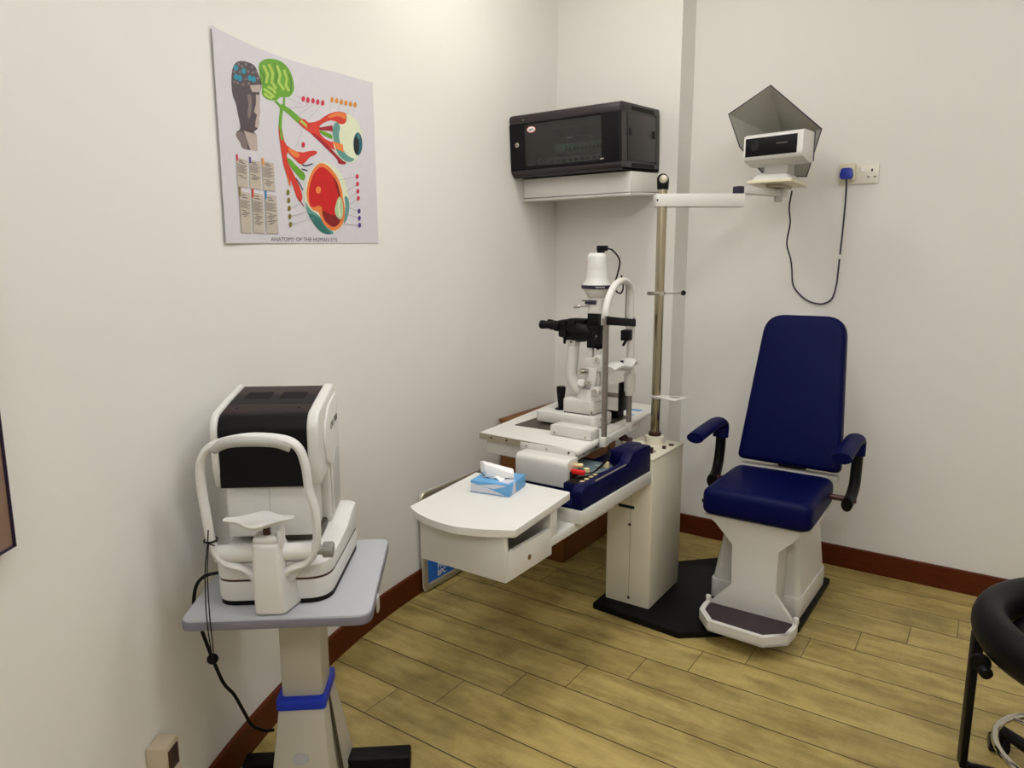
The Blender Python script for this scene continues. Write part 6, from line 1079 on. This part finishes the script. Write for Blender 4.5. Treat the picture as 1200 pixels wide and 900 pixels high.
arch = [(-.465, .735), (-.505, .785), (-.553, .805), (-.580, .850), (-.589, .925), (-.595, 1.010), (-.588, 1.062), (-.558, 1.092), (-.483, 1.108), (-.406, 1.102), (-.371, 1.082), (-.356, 1.039), (-.350, .976), (-.338, .923), (-.339, .845), (-.361, .800), (-.408, .780), (-.440, .735)]  # arch and machine cable points taken from image pixels, back-projected offline
q = fb(); q.tube([(u, VV+.004, w_) for u, w_ in arch], .011, 12, 5, flat=(.016, .010, (0, 1, 0))); fa = q.build('forehead_arch', 'white_plastic', AR)
q = fb(); q.tube([(-.562, VV+.0, 1.083), (-.53, VV-.004, 1.097), (-.483, VV-.006, 1.101), (-.42, VV-.004, 1.097), (-.385, VV, 1.083)], .011, 12, 5, flat=(.013, .013, (0, 1, 0))); q.build('forehead_pad', 'grey_plastic', fa)
q = fb(); q.cyl((-.352, VV-.002, .990), (-.345, VV-.006, .990), .004); q.build('eye_mark', 'tissue', fa)
q = fb(); q.cyl((-.575, VV+.012, .823), (-.345, VV+.012, .823), .021, n=28); q.build('cross_tube', 'white_plastic', AR)
q = fb(); q.cyl((-.345, VV+.006, .828), (-.325, VV+.006, .828), .012, b=.002); q.cyl((-.325, VV+.006, .828), (-.300, VV+.006, .828), .0175, n=28, b=.002)
for i in range(22):
    t = 2*PI*i/22; q.box((-.323, -.302), (-.0012, .0012), (-.0012, .0012), X=Matrix.Translation((0, VV+.006+.0178*math.cos(t), .828+.0178*math.sin(t))) @ Matrix.Rotation(t, 4, 'X'))
q.build('chin_knob', 'knob_grey', AR)
q = fb(); q.prism([(-.54, .80), (-.36, .80), (-.405, .742), (-.42, .70), (-.478, .70), (-.49, .742)], VV+.008, VV+.024, 'Y', .004); q.build('web', 'white_plastic', ch)
# machine cable with its dark bead, and the thin cord tied to the arch
PCB = thing('power_cable', 'black cable with a round ferrite bead hanging behind the grey instrument table', 'cable', None, X=FM @ Matrix.Translation((-.6, 1.83, .2)))
q = fb(); q.tube([(-.598, 1.80, .716), (-.625, 1.79, .712), (-.655, 1.782, .708), (-.674, 1.772, .690), (-.681, 1.763, .655), (-.678, 1.757, .622), (-.660, 1.755, .553), (-.643, 1.755, .49), (-.622, 1.76, .418), (-.604, 1.78, .370), (-.590, 1.80, .31), (-.575, 1.82, .25), (-.55, 1.84, .218), (-.528, 1.855, .208)], .0045, 9, 6); q.build('flex', 'black_plastic', PCB)
q = fb(); q.ball((-.643, 1.755, .49), .0145, (1, 1, .95)); q.build('ferrite_bead', 'black_plastic', PCB)
CD = thing('cord', 'thin dark double cord tied round the left side of the chin rest arch', 'cord', None, X=FM @ Matrix.Translation((-.58, 1.59, .6)))
q = fb(); q.tube([(-.581, 1.617, .865), (-.583, 1.600, .80), (-.580, 1.585, .70), (-.578, 1.584, .63), (-.578, 1.585, .585)], .0013, 6, 5); q.tube([(-.583, 1.617, .865), (-.588, 1.600, .80), (-.587, 1.585, .70), (-.584, 1.584, .63), (-.580, 1.585, .585)], .0013, 6, 5); q.build('strands', 'black_plastic', CD)
q = fb(); q.tube([(-.583+.014*math.cos(t), VV+.004+.019*math.sin(t), .862) for t in [2*PI*i/16 for i in range(16)]], .0022, 6, closed=True); q.tube([(-.583, 1.615, .862), (-.560, 1.612, .868)], .0015, 6); q.tube([(-.583, 1.615, .862), (-.566, 1.612, .856)], .0015, 6); q.tube([(-.583, 1.615, .864), (-.578, 1.612, .895)], .0015, 6); q.build('knot', 'black_plastic', CD)

# ================================================================== swivel stool at the right edge
SX, SY = .37, 2.27
ST = thing('swivel_stool', 'black swivel stool with padded ring back and chrome foot ring at the right picture edge', 'stool', (SX, SY, 0))
arc = [R(a) for a in range(62, 299, 12)]
q = MB(); q.tube([(SX+.012+.322*math.cos(a), SY+.322*math.sin(a), .525) for a in arc], .052, 18, 2, flat=(.058, .046, (0, 0, 1))); q.build('ring_back', 'black_leather', ST, 60)
q = MB(); q.lathe([(.001, 0), (.25, 0), (.278, .010), (.286, .03), (.28, .05), (.25, .066), (.15, .074), (.001, .076)], (SX+.012, SY, .447), n=48); q.build('seat', 'black_leather', ST, 60)
q = MB(); q.lathe([(.001, 0), (.03, 0), (.03, .18), (.022, .185), (.022, .386), (.001, .386)], (SX, SY, .06)); q.build('gas_lift', 'black_plastic', ST)
bx_, by_ = SX-.338, SY-.06
q = MB(); q.box((-.009, .009), (-.022, .022), (.10, .50), .003, X=Matrix.Translation((bx_, by_, 0)) @ Matrix.Rotation(R(12), 4, 'Z')); q.box((-.012, .012), (-.022, .022), (.415, .50), .004, X=Matrix.Translation((bx_+.004, by_, 0)) @ Matrix.Rotation(R(12), 4, 'Z'))
q.tube([(bx_, by_, .115), (bx_+.02, by_+.002, .10), (bx_+.06, by_+.012, .098), (SX-.02, SY, .098)], .012, 10, 4, flat=(.008, .016, (0, 0, 1))); q.build('back_support', 'black_plastic', ST)
q = MB(); q.lathe([(.001, 0), (.022, 0), (.024, .004), (.024, .016), (.018, .022), (.001, .022)], (bx_+.012, by_-.10, .462), (.3, 1, 0)); q.cyl((bx_+.02, by_-.115, .458), (bx_+.032, by_-.135, .455), .016, b=.005); q.build('clamp_knob', 'black_plastic', ST)
q = MB(); q.tube([(SX-.07+.20*math.cos(2*PI*i/40), SY-.03+.20*math.sin(2*PI*i/40), .20) for i in range(40)], .0095, 10, closed=True); fr_ = q.build('foot_ring', 'bright_chrome', ST)
q = MB()
for i in range(3): a = 2*PI*i/3+.4; q.cyl((SX+.02*math.cos(a), SY+.02*math.sin(a), .20), (SX-.07+.195*math.cos(a), SY-.03+.195*math.sin(a), .20), .006)
q.build('ring_spokes', 'bright_chrome', fr_)
q = MB()
for i in range(5):
    a = 2*PI*i/5+R(137); p = Vector((SX+.335*math.cos(a), SY+.335*math.sin(a), .075)); q.tube([(SX+.02*math.cos(a), SY+.02*math.sin(a), .085), tuple(p)], [.026, .016], 10)
q.lathe([(.001, 0), (.045, 0), (.04, .05), (.001, .05)], (SX, SY, .06)); q.build('star_base', 'black_plastic', ST)
for i in range(5):
    a = 2*PI*i/5+R(137); p = Vector((SX+.335*math.cos(a), SY+.335*math.sin(a), 0)); w = Vector((math.cos(a+.9), math.sin(a+.9), 0))
    q = MB(); q.cyl(p+w*.006+Vector((0, 0, .028)), p+w*.026+Vector((0, 0, .028)), .028, b=.004); q.cyl(p-w*.026+Vector((0, 0, .028)), p-w*.006+Vector((0, 0, .028)), .028, b=.004); q.cyl(p+Vector((0, 0, .04)), p+Vector((0, 0, .075)), .008); q.box((-.012, .012), (-.012, .012), (.03, .062), .004, X=Matrix.Translation(p)); cs = q.build('castor', 'black_matte', ST)
    q = MB(); q.cyl(p+w*.026+Vector((0, 0, .028)), p+w*.0275+Vector((0, 0, .028)), .020); q.cyl(p-w*.0275+Vector((0, 0, .028)), p-w*.026+Vector((0, 0, .028)), .020); q.build('hub_cap', 'steel_dark', cs)

# ================================================================== light
def point_light(loc, power, col, r=.11):
    l = bpy.data.lights.new('lamp_or_fill', 'POINT'); l.energy = power; l.color = col; l.shadow_soft_size = r  # shared by the inferred lamps and the added fills
    o = bpy.data.objects.new('lamp_or_fill', l); o.location = loc; C.objects.link(o); return o
WARM = (1, .975, .925); NEUTRAL = (.97, .99, 1.03)
for x, y, p, k in LAMPS_AND_FILLS: point_light((x, y, 2.80), p, WARM if k == 0 else NEUTRAL)
l = bpy.data.lights.new('fill_panel', 'AREA'); l.shape = 'RECTANGLE'; l.size = .5; l.size_y = .5; l.energy = FILL_POWER; l.color = NEUTRAL; l.spread = R(120)  # unseen fill, added to brighten the floor left of the side table
o = bpy.data.objects.new('fill_panel', l); o.location = (-1.0, 1.9, H-.01); C.objects.link(o)
w = bpy.data.worlds.new('world'); bpy.context.scene.world = w; w.use_nodes = True
w.node_tree.nodes['Background'].inputs[0].default_value = (.9, .92, 1, 1); w.node_tree.nodes['Background'].inputs[1].default_value = .05
vs = bpy.context.scene.view_settings; vs.view_transform = 'Standard'; vs.look = 'None'; vs.gamma = 1; vs.use_curve_mapping = False; vs.exposure = EXPOSURE
